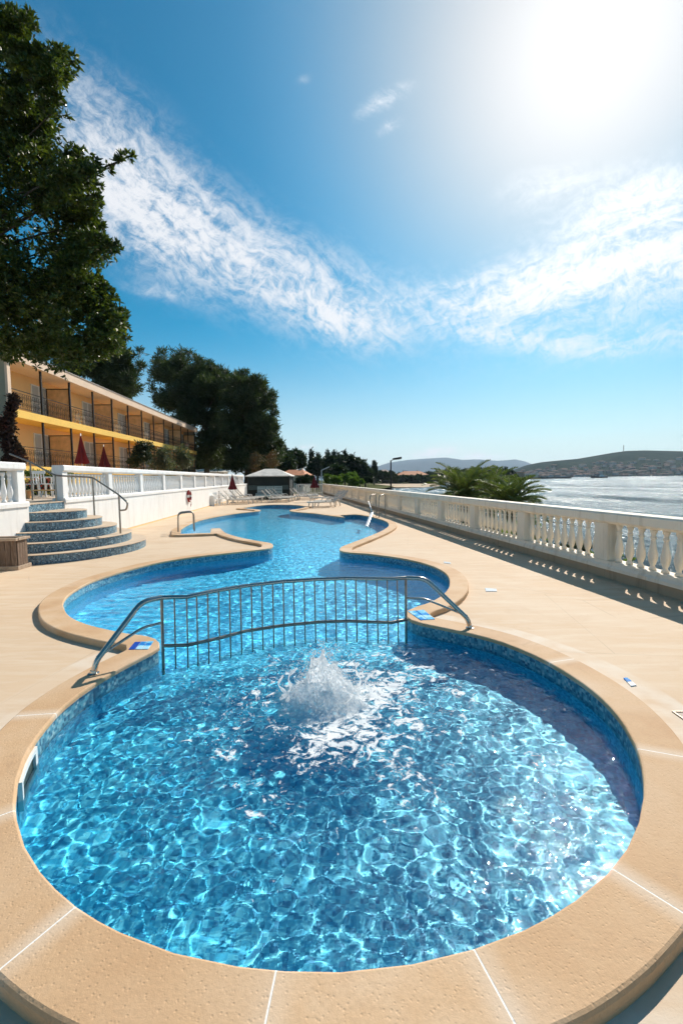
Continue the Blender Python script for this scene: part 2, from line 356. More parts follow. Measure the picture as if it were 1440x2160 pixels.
# ---------------------------------------------------------------- pool geometry
OUT = np.array(OUTLINE)                          # runs clockwise or not; fix to counter-clockwise
def area(P): return .5 * np.sum(P[:, 0] * np.roll(P[:, 1], -1) - np.roll(P[:, 0], -1) * P[:, 1])
if area(OUT) < 0: OUT = OUT[::-1].copy()
CX, CY, CR = -.078, 3.372, 1.972
WZ = -.075                                       # water level
def sdf(Q):
    """signed distance to the pool outline, negative inside"""
    Q = np.asarray(Q, float); out = np.empty(len(Q))
    A = OUT; B = np.roll(OUT, -1, 0); D = B - A; L2 = np.maximum((D ** 2).sum(1), 1e-12)
    for s in range(0, len(Q), 20000):
        q = Q[s:s + 20000]
        W = q[:, None, :] - A[None]
        t = np.clip((W * D[None]).sum(2) / L2, 0, 1)
        d = np.sqrt(((W - t[..., None] * D[None]) ** 2).sum(2)).min(1)
        y0 = A[None, :, 1]; y1 = B[None, :, 1]; qy = q[:, None, 1]
        cr = ((y0 <= qy) & (y1 > qy)) | ((y1 <= qy) & (y0 > qy))
        xi = A[None, :, 0] + (qy - y0) / np.where(np.abs(y1 - y0) < 1e-12, 1e-12, y1 - y0) * D[None, :, 0]
        ins = (cr & (q[:, None, 0] < xi)).sum(1) % 2 == 1
        out[s:s + 20000] = np.where(ins, -d, d)
    return out
def contour(level, h=.05):
    x0, y0 = OUT.min(0) - .6; x1, y1 = OUT.max(0) + .6
    xs = np.arange(x0, x1, h); ys = np.arange(y0, y1, h)
    gx, gy = np.meshgrid(xs, ys, indexing='ij')
    S = (sdf(np.c_[gx.ravel(), gy.ravel()]) - level).reshape(gx.shape)
    S[S == 0] = 1e-9
    pts = {}; nxt = {}
    def P(i, j, i2, j2):
        k = (i, j, i2, j2) if (i, j) < (i2, j2) else (i2, j2, i, j)
        if k not in pts:
            a, b = S[k[0], k[1]], S[k[2], k[3]]; t = a / (a - b)
            pts[k] = (xs[k[0]] + (xs[k[2]] - xs[k[0]]) * t, ys[k[1]] + (ys[k[3]] - ys[k[1]]) * t)
        return k
    ins = S < 0
    c = ins[:-1, :-1].astype(int) + ins[1:, :-1] * 2 + ins[1:, 1:] * 4 + ins[:-1, 1:] * 8
    for i, j in zip(*np.where((c > 0) & (c < 15))):
        e = [((i, j, i + 1, j)), ((i + 1, j, i + 1, j + 1)), ((i + 1, j + 1, i, j + 1)), ((i, j + 1, i, j))]
        corner = [ins[i, j], ins[i + 1, j], ins[i + 1, j + 1], ins[i, j + 1]]
        outs = [k for k in range(4) if corner[k] and not corner[(k + 1) % 4]]
        inn = [k for k in range(4) if not corner[k] and corner[(k + 1) % 4]]
        for a in outs:                       # walk with the inside on the left
            b = min(inn, key=lambda q: (q - a) % 4 if len(inn) > 1 else 0)
            nxt[P(*e[b])] = P(*e[a]) if False else nxt.get(P(*e[b]))
            nxt[P(*e[b])] = P(*e[a])
    loops = []; seen = set()
    for k in list(nxt):
        if k in seen: continue
        loop = []; q = k
        while q not in seen and q in nxt:
            seen.add(q); loop.append(pts[q]); q = nxt[q]
        if len(loop) > 20: loops.append(np.array(loop))
    return max(loops, key=len)
def smooth_loop(P, n=2):
    for _ in range(n): P = .25 * np.roll(P, 1, 0) + .5 * P + .25 * np.roll(P, -1, 0)
    return P
def normals(P):
    d = np.roll(P, -1, 0) - np.roll(P, 1, 0); d /= np.maximum(np.hypot(*d.T), 1e-9)[:, None]
    return np.c_[d[:, 1], -d[:, 0]]          # outward for ccw loops
CW = .255
OUTER = smooth_loop(contour(CW), 2)
if area(OUTER) < 0: OUTER = OUTER[::-1].copy()
keep = [0]
for i in range(1, len(OUTER)):
    if np.hypot(*(OUTER[i] - OUTER[keep[-1]])) > .03: keep.append(i)
OUTER = OUTER[keep]

def strip(mb, rings):
    """rings: list of (points Nx2, z)"""
    n = len(rings[0][0]); base = len(mb.v)
    for P, zz in rings: mb.v.extend([(float(p[0]), float(p[1]), zz) for p in P])
    for r in range(len(rings) - 1):
        for i in range(n):
            j = (i + 1) % n
            mb.f.append((base + r * n + i, base + r * n + j, base + (r + 1) * n + j, base + (r + 1) * n + i))

def cdt(loops, keepfn, z):
    vs = []; es = []
    for L in loops:
        b = len(vs); n = len(L); vs += [Vector((float(p[0]), float(p[1]))) for p in L]
        es += [(b + i, b + (i + 1) % n) for i in range(n)]
    ov, oe, of, _, _, _ = delaunay_2d_cdt(vs, es, [], 0, 1e-6)
    V = np.array([[v.x, v.y] for v in ov])
    C = np.array([V[list(f)].mean(0) for f in of])
    k = keepfn(C)
    return [(v.x, v.y, z) for v in ov], [tuple(f) for f, a in zip(of, k) if a]

def m_coping(nt, b):
    co = nt.coord()
    X, Y, Z_ = nt.sep(co)
    big = nt.noise(co, 1.6, 5, .62); fine = nt.noise(co, 60, 4, .7); pit = nt.voro(co, 55)
    base = nt.ramp(big, [(.30, (.66, .47, .30)), (.5, (.61, .395, .22)), (.70, (.53, .31, .155))])
    base = nt.mix(nt.maprange(fine, .40, .75, 0, .35), base, (.42, .27, .15))
    base = nt.mix(nt.maprange(nt.noise(co, .9, 3, .5), .52, .72, 0, .5), base, (.74, .60, .46))
    # each stone has its own tone
    # radial joints between the coping stones of the round basin
    dx = nt.math('SUBTRACT', X, CX); dy = nt.math('SUBTRACT', Y, CY)
    rad = nt.math('SQRT', nt.math('ADD', nt.math('MULTIPLY', dx, dx), nt.math('MULTIPLY', dy, dy)))
    ang = nt.math('ARCTAN2', dy, dx)
    jm = None; halo = None; cnt_ = 0.0
    for a in JOINTS:
        cnt_ = nt.math('ADD', nt.math('GREATER_THAN', ang, a), cnt_)
        d = nt.math('MULTIPLY', nt.math('ABSOLUTE', nt.math('SUBTRACT', ang, a)), rad)
        q = nt.maprange(d, .0022, .0045, 1, 0); h = nt.maprange(d, .0, .10, 1, 0)
        jm = q if jm is None else nt.math('MAXIMUM', jm, q); halo = h if halo is None else nt.math('MAXIMUM', halo, h)
    near = nt.maprange(rad, 2.35, 2.4, 1, 0)
    wn = nt.node('ShaderNodeTexWhiteNoise'); wn.noise_dimensions = '1D'; nt.l.new(cnt_, wn.inputs['W'])
    base = nt.mix(nt.math('MULTIPLY', near, nt.math('MULTIPLY', wn.outputs['Value'], .40)), base, (.50, .31, .165))
    wet = nt.math('MULTIPLY', nt.maprange(nt.noise(co, 3.2, 5, .65, .8), .58, .68, 0, .35), 1.0)
    base = nt.mix(wet, base, (.44, .28, .16))
    base = nt.mix(nt.math('MULTIPLY', nt.math('MULTIPLY', halo, near), nt.maprange(big, .3, .6, .1, .5)), base, (.74, .64, .52))
    jm = nt.math('MULTIPLY', jm, near)
    base = nt.mix(jm, base, (.86, .82, .76))
    nt.l.new(base, b.inputs['Base Color'])
    h = nt.math('ADD', nt.math('MULTIPLY', fine, .8), nt.math('MULTIPLY', nt.maprange(pit, 0, .35), .5))
    h = nt.math('SUBTRACT', h, nt.math('MULTIPLY', jm, .5))
    nt.l.new(nt.bump(h, .45, .006), b.inputs['Normal'])
    b.inputs['Roughness'].default_value = .8
def jang(px0, py0):
    p = gnd(px0, py0, .07); return math.atan2(p.y - CY, p.x - CX)
JOINTS = [jang(155, 1917), jang(582, 2049), jang(1000, 2004), jang(1300, 1838), jang(24, 1712), jang(1350, 1580), jang(110, 1505), jang(1160, 1397)]
M_COPING = mat('coping_stone', fn=m_coping)

def m_deck(nt, b):
    co = nt.coord()
    X_, Y_, Z9 = nt.sep(co); big = nt.noise(co, .55, 6, .62, .4); st = nt.noise(nt.map(co, (1.0, 7.0, 1), (0, 0, R(12))), 1.1, 6, .65, .6)
    fine = nt.noise(co, 75, 4, .7)
    base = nt.ramp(big, [(.3, (.595, .42, .265)), (.5, (.635, .46, .30)), (.72, (.67, .52, .37))])
    base = nt.mix(nt.maprange(st, .42, .70, 0, .55), base, (.70, .58, .44))
    base = nt.mix(nt.maprange(nt.noise(co, 1.4, 5, .65, .5), .50, .72, 0, .5), base, (.58, .40, .25))
    base = nt.mix(nt.maprange(fine, .5, .8, 0, .22), base, (.50, .36, .24))
    cr = nt.voro(nt.map(co, (.5, .36, 1), (0, 0, R(20))), 1.0, 'DISTANCE_TO_EDGE')
    base = nt.mix(nt.math('MULTIPLY', nt.maprange(cr, .0015, .005, 1, 0), nt.maprange(nt.noise(co, .8, 2), .5, .6, 0, .5)), base, (.48, .35, .24))
    br = nt.node('ShaderNodeTexBrick'); nt.l.new(nt.map(co, rot=(0, 0, R(8.2))), br.inputs['Vector'])
    br.inputs['Scale'].default_value = 1.0; br.inputs['Brick Width'].default_value = 3.1; br.inputs['Row Height'].default_value = 2.3; br.inputs['Mortar Size'].default_value = .004; br.inputs['Mortar Smooth'].default_value = .3; br.offset = .37
    jn = nt.math('MULTIPLY', br.outputs['Fac'], nt.maprange(nt.noise(co, .7, 3), .40, .60, .15, .75))
    base = nt.mix(jn, base, (.42, .31, .21))
    spot = nt.maprange(nt.noise(co, 5.5, 6, .7, .8), .60, .72, 0, .28)
    base = nt.mix(spot, base, (.50, .36, .24))
    # pale worn band along the outer edge of the coping around the round basin
    ddx = nt.math('SUBTRACT', X_, CX); ddy = nt.math('SUBTRACT', Y_, CY); rr = nt.math('SQRT', nt.math('ADD', nt.math('MULTIPLY', ddx, ddx), nt.math('MULTIPLY', ddy, ddy)))
    rb_ = nt.math('MULTIPLY', nt.maprange(rr, 2.60, 2.56, 0, 1), nt.maprange(nt.noise(co, 2.2, 4), .4, .6, .1, .6)); base = nt.mix(rb_, base, (.72, .64, .54))
    nt.l.new(base, b.inputs['Base Color'])
    nt.l.new(nt.bump(nt.math('ADD', fine, nt.math('MULTIPLY', st, .6)), .35, .004), b.inputs['Normal'])
    b.inputs['Roughness'].default_value = .82
M_DECK = mat('deck_render', fn=m_deck)

nO = normals(OUTER); nI = normals(OUT)
mb = MB()
sI = smooth_loop(OUT, 1)
vv_, ff_ = cdt([OUT, OUTER], lambda C: (sdf(C) > 0) & (sdf(C) < CW + .02), .07)
mb.add(vv_, ff_)
strip(mb, [(OUTER, .07), (OUTER + nO * .010, .065), (OUTER + nO * .016, .052), (OUTER + nO * .016, -.03)])
strip(mb, [(OUT, .07), (OUT - nI * .008, .066), (OUT - nI * .012, .056), (OUT - nI * .012, .034), (OUT + nI * .02, .034)])
tag(mb.build('pool_coping', M_COPING), kind='structure')

DX0, DX1, DY0, DY1 = -16.0, 7.0, -3.0, 60.0
def rx(y): return 5.40 - .1434 * y     # foot line of the sea balustrade
def lx(y): return -6.315 - .0729 * y   # foot line of the white terrace wall
rect = np.array([(-7.2, -3), (rx(-3) + .30, -3), (rx(52) + .30, 52), (lx(52) - .4, 52), (lx(20) - .6, 20), (-9.4, 6)])
vv_, ff_ = cdt([rect, OUTER + nO * .004], lambda C: (sdf(C) > CW - .01), 0.0)
me = MB().add(vv_, ff_)
tag(me.build('deck', M_DECK), kind='structure')

# basin: mosaic band above the water line, blue lining below, floor
def m_basin(nt, b):
    co = nt.coord(); X, Y, Z_ = nt.sep(co)
    t = nt.voro(co, 42, 'F1', 'Color', .15)
    tx, ty, tz = nt.sep(t)
    band = nt.ramp(tx, [(0, (.02, .10, .18)), (.35, (.05, .22, .32)), (.7, (.10, .33, .42)), (1, (.30, .46, .50))])
    low = nt.ramp(tx, [(0, (.008, .21, .41)), (.5, (.03, .43, .65)), (1, (.17, .65, .81))])  # tile contrast raised to stand in for bright and dark facets of light
    low = nt.mix(nt.maprange(Z_, -.60, -.50, 1, 0), low, nt.ramp(tx, [(0, (.02, .38, .66)), (.5, (.05, .52, .80)), (1, (.14, .64, .86))]))
    f = nt.maprange(Z_, -.13, -.115, 0, 1)
    nt.l.new(nt.mix(f, low, band), b.inputs['Base Color'])
    b.inputs['Roughness'].default_value = .45
M_BASIN = mat('pool_mosaic', fn=m_basin)
FZ = -.95
mb = MB()
strip(mb, [(OUT, .034), (OUT, -.12), (OUT, -.45), (OUT, FZ)])
vv_, ff_ = cdt([OUT], lambda C: sdf(C) < 0, FZ)
mb.add(vv_, ff_)
FC = -.46
disc = [(CX + (CR + .05) * math.cos(2 * PI * i / 96), CY + (CR + .05) * math.sin(2 * PI * i / 96)) for i in range(96)]
mb.prism(disc, FZ + .01, FC)
basin = tag(mb.build('pool_basin', M_BASIN), kind='structure')

# ---------------------------------------------------------------- water
def grid_axis(parts):
    out = []
    for a, b_, h in parts: out += list(np.arange(a, b_ - 1e-6, h))
    return np.array(out + [parts[-1][1]])
gx = grid_axis([(-6.0, -2.6, .06), (-2.6, -2.1, .03), (-2.1, 2.05, .013)])
gy = grid_axis([(1.3, 5.6, .013), (5.6, 9, .035), (9, 16, .06), (16, 30, .12)])
from mathutils import noise as mn
def fbm2(x, y, scale, seed, oct_=3, gain=.5):
    """vectorised periodic-free gradient noise"""
    r = np.zeros_like(x); amp = 1.0; f = 1.0
    rs = np.random.default_rng(seed)
    for o in range(oct_):
        T = 256; G_ = rs.uniform(0, 2 * PI, (T, T))
        u = x * scale * f + 31.7 * o + 500; v = y * scale * f + 17.3 * o + 500
        i = np.floor(u).astype(int); j = np.floor(v).astype(int); fu = u - i; fv = v - j
        su = fu * fu * fu * (fu * (fu * 6 - 15) + 10); sv = fv * fv * fv * (fv * (fv * 6 - 15) + 10)
        def gr(ii, jj, a, b): g_ = G_[ii % T, jj % T]; return np.cos(g_) * a + np.sin(g_) * b
        n00 = gr(i, j, fu, fv); n10 = gr(i + 1, j, fu - 1, fv); n01 = gr(i, j + 1, fu, fv - 1); n11 = gr(i + 1, j + 1, fu - 1, fv - 1)
        r += amp * ((n00 * (1 - su) + n10 * su) * (1 - sv) + (n01 * (1 - su) + n11 * su) * sv)
        amp *= gain; f *= 2.03
    return r
JX, JY = -.16, 3.62                          # fountain jet
GX, GY = np.meshgrid(gx, gy, indexing='ij')
def water_h(GX, GY):
    r = np.hypot(GX - JX, GY - JY)
    inn = 1 / (1 + np.exp(-(CR - .12 - np.hypot(GX - CX, GY - CY)) / .08))       # choppy inside the round basin
    wx = GX + .10 * fbm2(GX, GY, 2.2, 5, 2); wy = GY + .10 * fbm2(GX, GY, 2.2, 6, 2)
    chop = .010 * fbm2(wx, wy, 2.3, 21, 1) + .0070 * fbm2(wx, wy, 5.4, 22, 1) + .0060 * fbm2(wx, wy, 9.5, 23, 1) + .0046 * fbm2(wx, wy, 17, 24, 1)
    ring = .0035 * np.sin(r * 2 * PI / .30 + 2.2 * fbm2(GX, GY, 2.0, 9, 2)) * np.exp(-r * .5)
    dome = -.02 * np.exp(-(r / .55) ** 2)
    h1 = chop * (.75 + .5 * np.exp(-r)) + ring + dome
    calm = .0065 * fbm2(GX, GY * 1.9, 3.0, 31, 3, .5) + .0028 * fbm2(GX, GY * 1.6, 9.0, 32, 2)
    return np.where(np.hypot(GX - CX, GY - CY) < CR + .3, h1 * inn + calm * (1 - inn), calm)
Hh = water_h(GX, GY)
S_ = sdf(np.c_[GX.ravel(), GY.ravel()])
V = np.c_[GX.ravel(), GY.ravel(), (WZ + Hh).ravel()]
nx_, ny_ = GX.shape
idx = np.arange(nx_ * ny_).reshape(nx_, ny_)
F_ = np.stack([idx[:-1, :-1], idx[1:, :-1], idx[1:, 1:], idx[:-1, 1:]], -1).reshape(-1, 4)
inside = (S_ < .05)
F_ = F_[inside[F_].all(1)]
used = np.unique(F_); rem = -np.ones(len(V), int); rem[used] = np.arange(len(used))
V = V[used]; F_ = rem[F_]
def m_water(nt, b):
    out = nt.n['Material Output']
    co = nt.coord(); X, Y, Z_ = nt.sep(co)
    nt.n.remove(b)
    rf = nt.node('ShaderNodeBsdfRefraction'); rf.inputs['IOR'].default_value = 1.33; rf.inputs['Roughness'].default_value = 0.0
    rf.inputs['Color'].default_value = (.84, .98, 1, 1)
    tr = nt.node('ShaderNodeBsdfTransparent'); tr.inputs['Color'].default_value = (.80, .97, 1, 1)
    body = nt.node('ShaderNodeMixShader'); body.inputs[0].default_value = WTRANS
    nt.l.new(rf.outputs[0], body.inputs[1]); nt.l.new(tr.outputs[0], body.inputs[2])
    bmp = nt.bump(nt.math('ADD', nt.noise(co, 17, 2, .6, .5), nt.math('MULTIPLY', nt.noise(co, 45, 1, .5), .22)), .36, .014)
    gs = nt.node('ShaderNodeBsdfGlossy'); gs.inputs['Roughness'].default_value = .012; nt.l.new(bmp, gs.inputs['Normal'])
    fr = nt.node('ShaderNodeFresnel'); fr.inputs['IOR'].default_value = 1.33; nt.l.new(bmp, fr.inputs['Normal'])
    mx = nt.node('ShaderNodeMixShader'); nt.l.new(nt.math('MINIMUM', fr.outputs[0], .9), mx.inputs[0])
    nt.l.new(body.outputs[0], mx.inputs[1]); nt.l.new(gs.outputs[0], mx.inputs[2])
    # foam
    dx = nt.math('SUBTRACT', X, JX); dy = nt.math('SUBTRACT', Y, JY)
    r = nt.math('SQRT', nt.math('ADD', nt.math('MULTIPLY', dx, dx), nt.math('MULTIPLY', dy, dy)))
    reach = nt.maprange(r, .25, 2.2, 1, 0)
    side = nt.maprange(nt.math('ADD', dx, nt.math('MULTIPLY', dy, -.3)), -1.2, .6, .4, 1.0)
    f1 = nt.noise(co, 9, 9, .72, 1.2); f2 = nt.noise(co, 2.2, 4, .6, .5)
    th = nt.math('ADD', nt.math('MULTIPLY', f1, .7), nt.math('MULTIPLY', f2, .35))
    th = nt.math('ADD', th, nt.math('MULTIPLY', nt.math('MULTIPLY', reach, side), .17))
    foam = nt.maprange(th, .66, .72)
    df = nt.node('ShaderNodeBsdfDiffuse'); df.inputs['Color'].default_value = (.86, .88, .88, 1)
    mx2 = nt.node('ShaderNodeMixShader'); nt.l.new(nt.math('MULTIPLY', foam, .85), mx2.inputs[0])
    nt.l.new(mx.outputs[0], mx2.inputs[1]); nt.l.new(df.outputs[0], mx2.inputs[2])
    nt.l.new(mx2.outputs[0], out.inputs['Surface'])
WTRANS = .10
M_WATER = mat('pool_water', fn=m_water)
water = np_mesh('pool_water', V, F_, M_WATER, smooth=True)
tag(water, kind='structure')
if True:
    sl.cycles.is_caustics_light = True
    water.cycles.is_caustics_caster = True
    basin.cycles.is_caustics_receiver = True
# ---------------------------------------------------------------- materials for metal etc.
M_STEEL = mat('brushed_steel', (.50, .45, .40), .22, 1.0, bump=.05, bscale=120)
M_STEELD = mat('weathered_steel', (.30, .26, .22), .32, .9, var=.25, vscale=12)
M_WHITEP = mat('white_plastic', (.80, .79, .76), .38, var=.05, vscale=6)
def m_tile(nt, b):
    co = nt.coord(); X, Y, Z_ = nt.sep(co)
    n = nt.noise(co, 7, 3, .5)
    base = nt.ramp(n, [(.42, (.02, .20, .62)), (.5, (.10, .50, .82)), (.58, (.45, .75, .90))])
    nt.l.new(base, b.inputs['Base Color']); b.inputs['Roughness'].default_value = .15
M_TILE = mat('glazed_blue_tile', fn=m_tile)
M_TILEB = mat('glazed_navy_tile', (.012, .06, .42), .15)
M_TILEW = mat('glazed_white_tile', (.82, .85, .86), .2)

# ---- steel safety rail across the neck of the pool
top = [(-1.709, 4.262), (-1.465, 4.275), (-1.314, 4.451), (-1.0, 4.70), (-.646, 4.876), (-.268, 4.968), (.054, 5.0), (.378, 4.96), (.558, 4.95), (.70, 4.991)]
low = [(-1.715, 4.258), (-1.475, 4.273), (-1.228, 4.452), (-1.0, 4.66), (-.66, 4.82), (-.27, 4.93), (.07, 4.955), (.385, 4.90), (.52, 4.88), (.712, 4.985)]
fen = thing('pool_railing', 'curved steel railing with thin bars standing in the water across the pool neck', 'railing', (-.5, 4.7, 0))
fo = Vector(fen.location)
def L_(p, z): return Vector((p[0], p[1], z)) - fo
MB().tube([L_(p, .60) for p in top], .021, 10).build('top_rail', M_STEEL, fen, True, angle=50)
MB().tube([L_(p, .135) for p in low], .017, 10).build('lower_rail', M_STEELD, fen, True, angle=50)
def interp(poly, t):
    d = [0]
    for a, b_ in zip(poly, poly[1:]): d.append(d[-1] + math.dist(a, b_))
    t *= d[-1]
    for i in range(len(poly) - 1):
        if t <= d[i + 1] + 1e-9:
            k = (t - d[i]) / (d[i + 1] - d[i]); return (poly[i][0] + (poly[i + 1][0] - poly[i][0]) * k, poly[i][1] + (poly[i + 1][1] - poly[i][1]) * k)
    return poly[-1]
def solve_px(poly, z, px):
    lo, hi = 0.0, 1.0
    for _ in range(30):
        m_ = (lo + hi) / 2; p = interp(poly, m_); v = Vector((p[0], p[1], z - ZC))
        q = 720 + FPX * v.dot(Rv) / v.dot(fw)
        if q < px: lo = m_
        else: hi = m_
    return interp(poly, (lo + hi) / 2)
BARX = [368, 394, 415, 438, 461, 484, 507, 530, 552, 575, 597, 619, 641, 663, 685, 706.5, 728, 750, 772, 794, 816, 837]
for q in BARX:
    a = solve_px(top, .60, q); b_ = solve_px(low, .135, q + 2)
    c = (b_[0] + (b_[0] - a[0]) * .5, b_[1] + (b_[1] - a[1]) * .5)
    MB().tube([L_(a, .60), L_(b_, .135), L_(c, -.115)], .0075, 8).build('bar', M_STEELD, fen, True, angle=60)
for a, b_ in (((-1.70, 4.262), (-1.712, 4.258)), ((.695, 4.985), (.70, 4.985))):
    MB().tube([L_(a, .60), L_(b_, -.25)], .014, 10).build('post', M_STEELD, fen, True, angle=60)
def arc(pts, n=6, r=.12):
    """round the corners of a 3-D polyline"""
    P = [Vector(p) for p in pts]; out = [P[0]]
    for i in range(1, len(P) - 1):
        a, b_, c = P[i - 1], P[i], P[i + 1]
        ra = min(r, (a - b_).length * .45, (c - b_).length * .45)
        p0 = b_ + (a - b_).normalized() * ra; p1 = b_ + (c - b_).normalized() * ra
        for k in range(n + 1):
            t = k / n; out.append(p0 * (1 - t) ** 2 + b_ * 2 * t * (1 - t) + p1 * t * t)
    return out + [P[-1]]
def handrail(name, label, foot, tp, h2, side):
    t = thing(name, label, 'handrail', (foot[0], foot[1], .07))
    f = Vector((foot[0], foot[1], .07)); o = f
    T_ = Vector((tp[0], tp[1], .60)); d = Vector((T_.x - f.x, T_.y - f.y, 0))
    kk = T_ - d * (.30) ; kk.z = .60
    up_ = f + d * .04; up_.z = .17
    MB().tube([p - o for p in arc([f, up_, kk, T_], 7, .14)], .0245, 12).build('grab_rail', M_STEEL, t, True, angle=60)
    T2 = Vector((tp[0], tp[1], h2)); k2 = T2 - d * .30; k2.z = h2
    g0 = f + d * .05; g0.z = .20
    MB().tube([p - o for p in arc([g0, k2, T2], 6, .07)], .013, 10).build('lower_grab_rail', M_STEEL, t, True, angle=60)
    MB().lathe([(.046, 0), (.046, .006), (.03, .012), (.026, .03)], (0, 0, 0), 16).build('floor_flange', M_STEEL, t, True, angle=40)
    return t
handrail('handrail', 'stainless steel grab rail rising from the coping at the left end of the pool railing', (-2.12, 3.80), (-1.705, 4.262), .36, -1)
handrail('handrail', 'stainless steel grab rail rising from the coping at the right end of the pool railing', (1.375, 4.87), (.70, 4.988), .375, 1)

# ---- depth marker tiles let into the coping and deck
def tiles(name, label, quad, z, cat, mats, group=None):
    c = sum((Vector(q) for q in quad), Vector((0, 0))) / 4
    t = thing(name, label, cat, (c.x, c.y, z), group=group)
    Q = [Vector(q) - c for q in quad]
    n = len(mats)
    for i, m in enumerate(mats):
        a, b_ = i / n + .015, (i + 1) / n - .015
        P = [Q[0].lerp(Q[3], a), Q[0].lerp(Q[3], b_), Q[1].lerp(Q[2], b_), Q[1].lerp(Q[2], a)]
        MB().prism([(p.x, p.y) for p in P], -.01, .006).build('tile', m, t, bevel=.002)
    return t
tiles('marker_tile', 'navy and blue glazed tiles in the coping tip left of the pool railing', [(-2.105, 4.545), (-2.077, 4.345), (-1.884, 4.345), (-1.919, 4.565)], .07, 'tile', [M_TILEB, M_TILE, M_TILE], 'glazed tiles in the coping beside the railing')
tiles('marker_tile', 'pale blue glazed tiles in the coping tip right of the pool railing', [(.79, 5.50), (.885, 5.15), (1.06, 5.18), (1.00, 5.56)], .07, 'tile', [M_TILE, M_TILE], 'glazed tiles in the coping beside the railing')
def gq(z_, *P): return [tuple(gnd(a_, b9, z_).xy) for a_, b9 in P]
tiles('marker_tile', 'small pale blue tile in the deck just right of the round basin coping', gq(0, (1313, 1431), (1322, 1431), (1342, 1447), (1330, 1449)), .003, 'tile', [M_TILE, M_TILEW])
tiles('floor_plate', 'white plastic plate in the deck right of the middle basin', gq(0, (1022, 1241), (1046, 1243), (1048, 1248), (1024, 1248)), .003, 'plate', [M_TILEW])
tiles('floor_plate', 'small white plate beside the coping near the sea balustrade shadow', gq(0, (935, 1185), (950, 1187), (950, 1190), (936, 1188)), .003, 'plate', [M_TILEW])
dc = thing('drain_cover', 'square metal framed drain cover in the deck at the right edge of the photo', 'drain cover', (2.47, 3.07, .002))
fr = MB()
for c, s_ in (((0, .11, 0), (.24, .012, .012)), ((0, -.11, 0), (.24, .012, .012)), ((.114, 0, 0), (.012, .208, .012)), ((-.114, 0, 0), (.012, .208, .012))): fr.box(c, s_, 0)
fr.build('frame', M_STEELD, dc); MB().box((0, 0, -.002), (.2, .19, .008)).build('lid', mat('drain_lid', (.55, .45, .36), .8, var=.2), dc)

# ---- skimmer mouth in the wall of the round basin
sk = thing('pool_skimmer', 'white plastic skimmer mouth set in the left wall of the round basin', 'skimmer', (CX, CY, 0))
ca = math.atan2(2.62 - CY, -1.878 - CX); M_SKIM = mat('skimmer_plastic', (.74, .75, .72), .35, var=.08)
def shell(a0, a1, z0, z1, r0, r1):
    m = MB(); n = 8
    for i in range(n):
        t0 = a0 + (a1 - a0) * i / n; t1 = a0 + (a1 - a0) * (i + 1) / n
        vs = [(r * math.cos(t), r * math.sin(t), z) for z in (z0, z1) for r, t in ((r0, t0), (r0, t1), (r1, t1), (r1, t0))]
        m.add(vs, [(0, 1, 2, 3), (7, 6, 5, 4), (0, 4, 5, 1), (1, 5, 6, 2), (2, 6, 7, 3), (3, 7, 4, 0)])
    return m
w_ = .098
fm = shell(ca - w_, ca + w_, .005, .032, CR - .022, CR + .004)
for a in (ca - w_, ca + w_ - .022): fm.v.extend([]); fm.add(shell(a, a + .022, -.16, .005, CR - .022, CR + .004).v, []) if False else None
fm.build('frame_top', M_SKIM, sk)
shell(ca - w_, ca - w_ + .02, -.115, .005, CR - .022, CR + .004).build('frame_side', M_SKIM, sk)
shell(ca + w_ - .02, ca + w_, -.115, .005, CR - .022, CR + .004).build('frame_side', M_SKIM, sk)
shell(ca - w_, ca + w_, -.20, -.115, CR - .022, CR + .004).build('frame_base', M_SKIM, sk)
shell(ca - w_ + .02, ca + w_ - .02, -.115, .005, CR - .006, CR + .002).build('mouth', mat('skimmer_mouth', (.03, .05, .04), .5), sk)

# ---- bubbling water jet
def m_core(nt, b):
    co = nt.coord(); n = nt.noise(co, 26, 6, .7)
    c = nt.ramp(n, [(.3, (.90, .92, .93)), (.6, (.99, .99, .99))]); nt.l.new(c, b.inputs['Base Color']); b.inputs['Roughness'].default_value = .35
    bp = nt.bump(nt.noise(co, 60, 5, .75), .6, .015); nt.l.new(bp, b.inputs['Normal'])
    tl = nt.node('ShaderNodeBsdfTranslucent'); nt.l.new(c, tl.inputs['Color'])
    mx = nt.node('ShaderNodeMixShader'); mx.inputs[0].default_value = .70; out = nt.n['Material Output']
    nt.l.new(b.outputs[0], mx.inputs[1]); nt.l.new(tl.outputs[0], mx.inputs[2])
    tp = nt.node('ShaderNodeBsdfTransparent'); m2 = nt.node('ShaderNodeMixShader')
    nt.l.new(nt.maprange(nt.noise(co, 34, 5, .7), .42, .60, .02, .35), m2.inputs[0]); nt.l.new(mx.outputs[0], m2.inputs[1]); nt.l.new(tp.outputs[0], m2.inputs[2])
    nt.l.new(m2.outputs[0], out.inputs['Surface'])
M_CORE = mat('aerated_water', fn=m_core)
def m_foam(nt, b):
    co = nt.coord(); n = nt.noise(co, 26, 6, .7)
    c = nt.ramp(n, [(.3, (.80, .84, .86)), (.6, (.93, .93, .93))])
    nt.l.new(c, b.inputs['Base Color']); b.inputs['Roughness'].default_value = .4
    nt.l.new(nt.bump(nt.noise(co, 75, 5, .75), .35, .01), b.inputs['Normal'])
    tl = nt.node('ShaderNodeBsdfTranslucent'); nt.l.new(c, tl.inputs['Color'])
    mx = nt.node('ShaderNodeMixShader'); mx.inputs[0].default_value = .65; out = nt.n['Material Output']
    nt.l.new(b.outputs[0], mx.inputs[1]); nt.l.new(tl.outputs[0], mx.inputs[2]); nt.l.new(mx.outputs[0], out.inputs['Surface'])
M_FOAM = mat('white_water', fn=m_foam)
jet = thing('bubbling_jet', 'mound of white foaming water bubbling up in the middle of the round basin', 'water jet', (JX, JY, WZ))
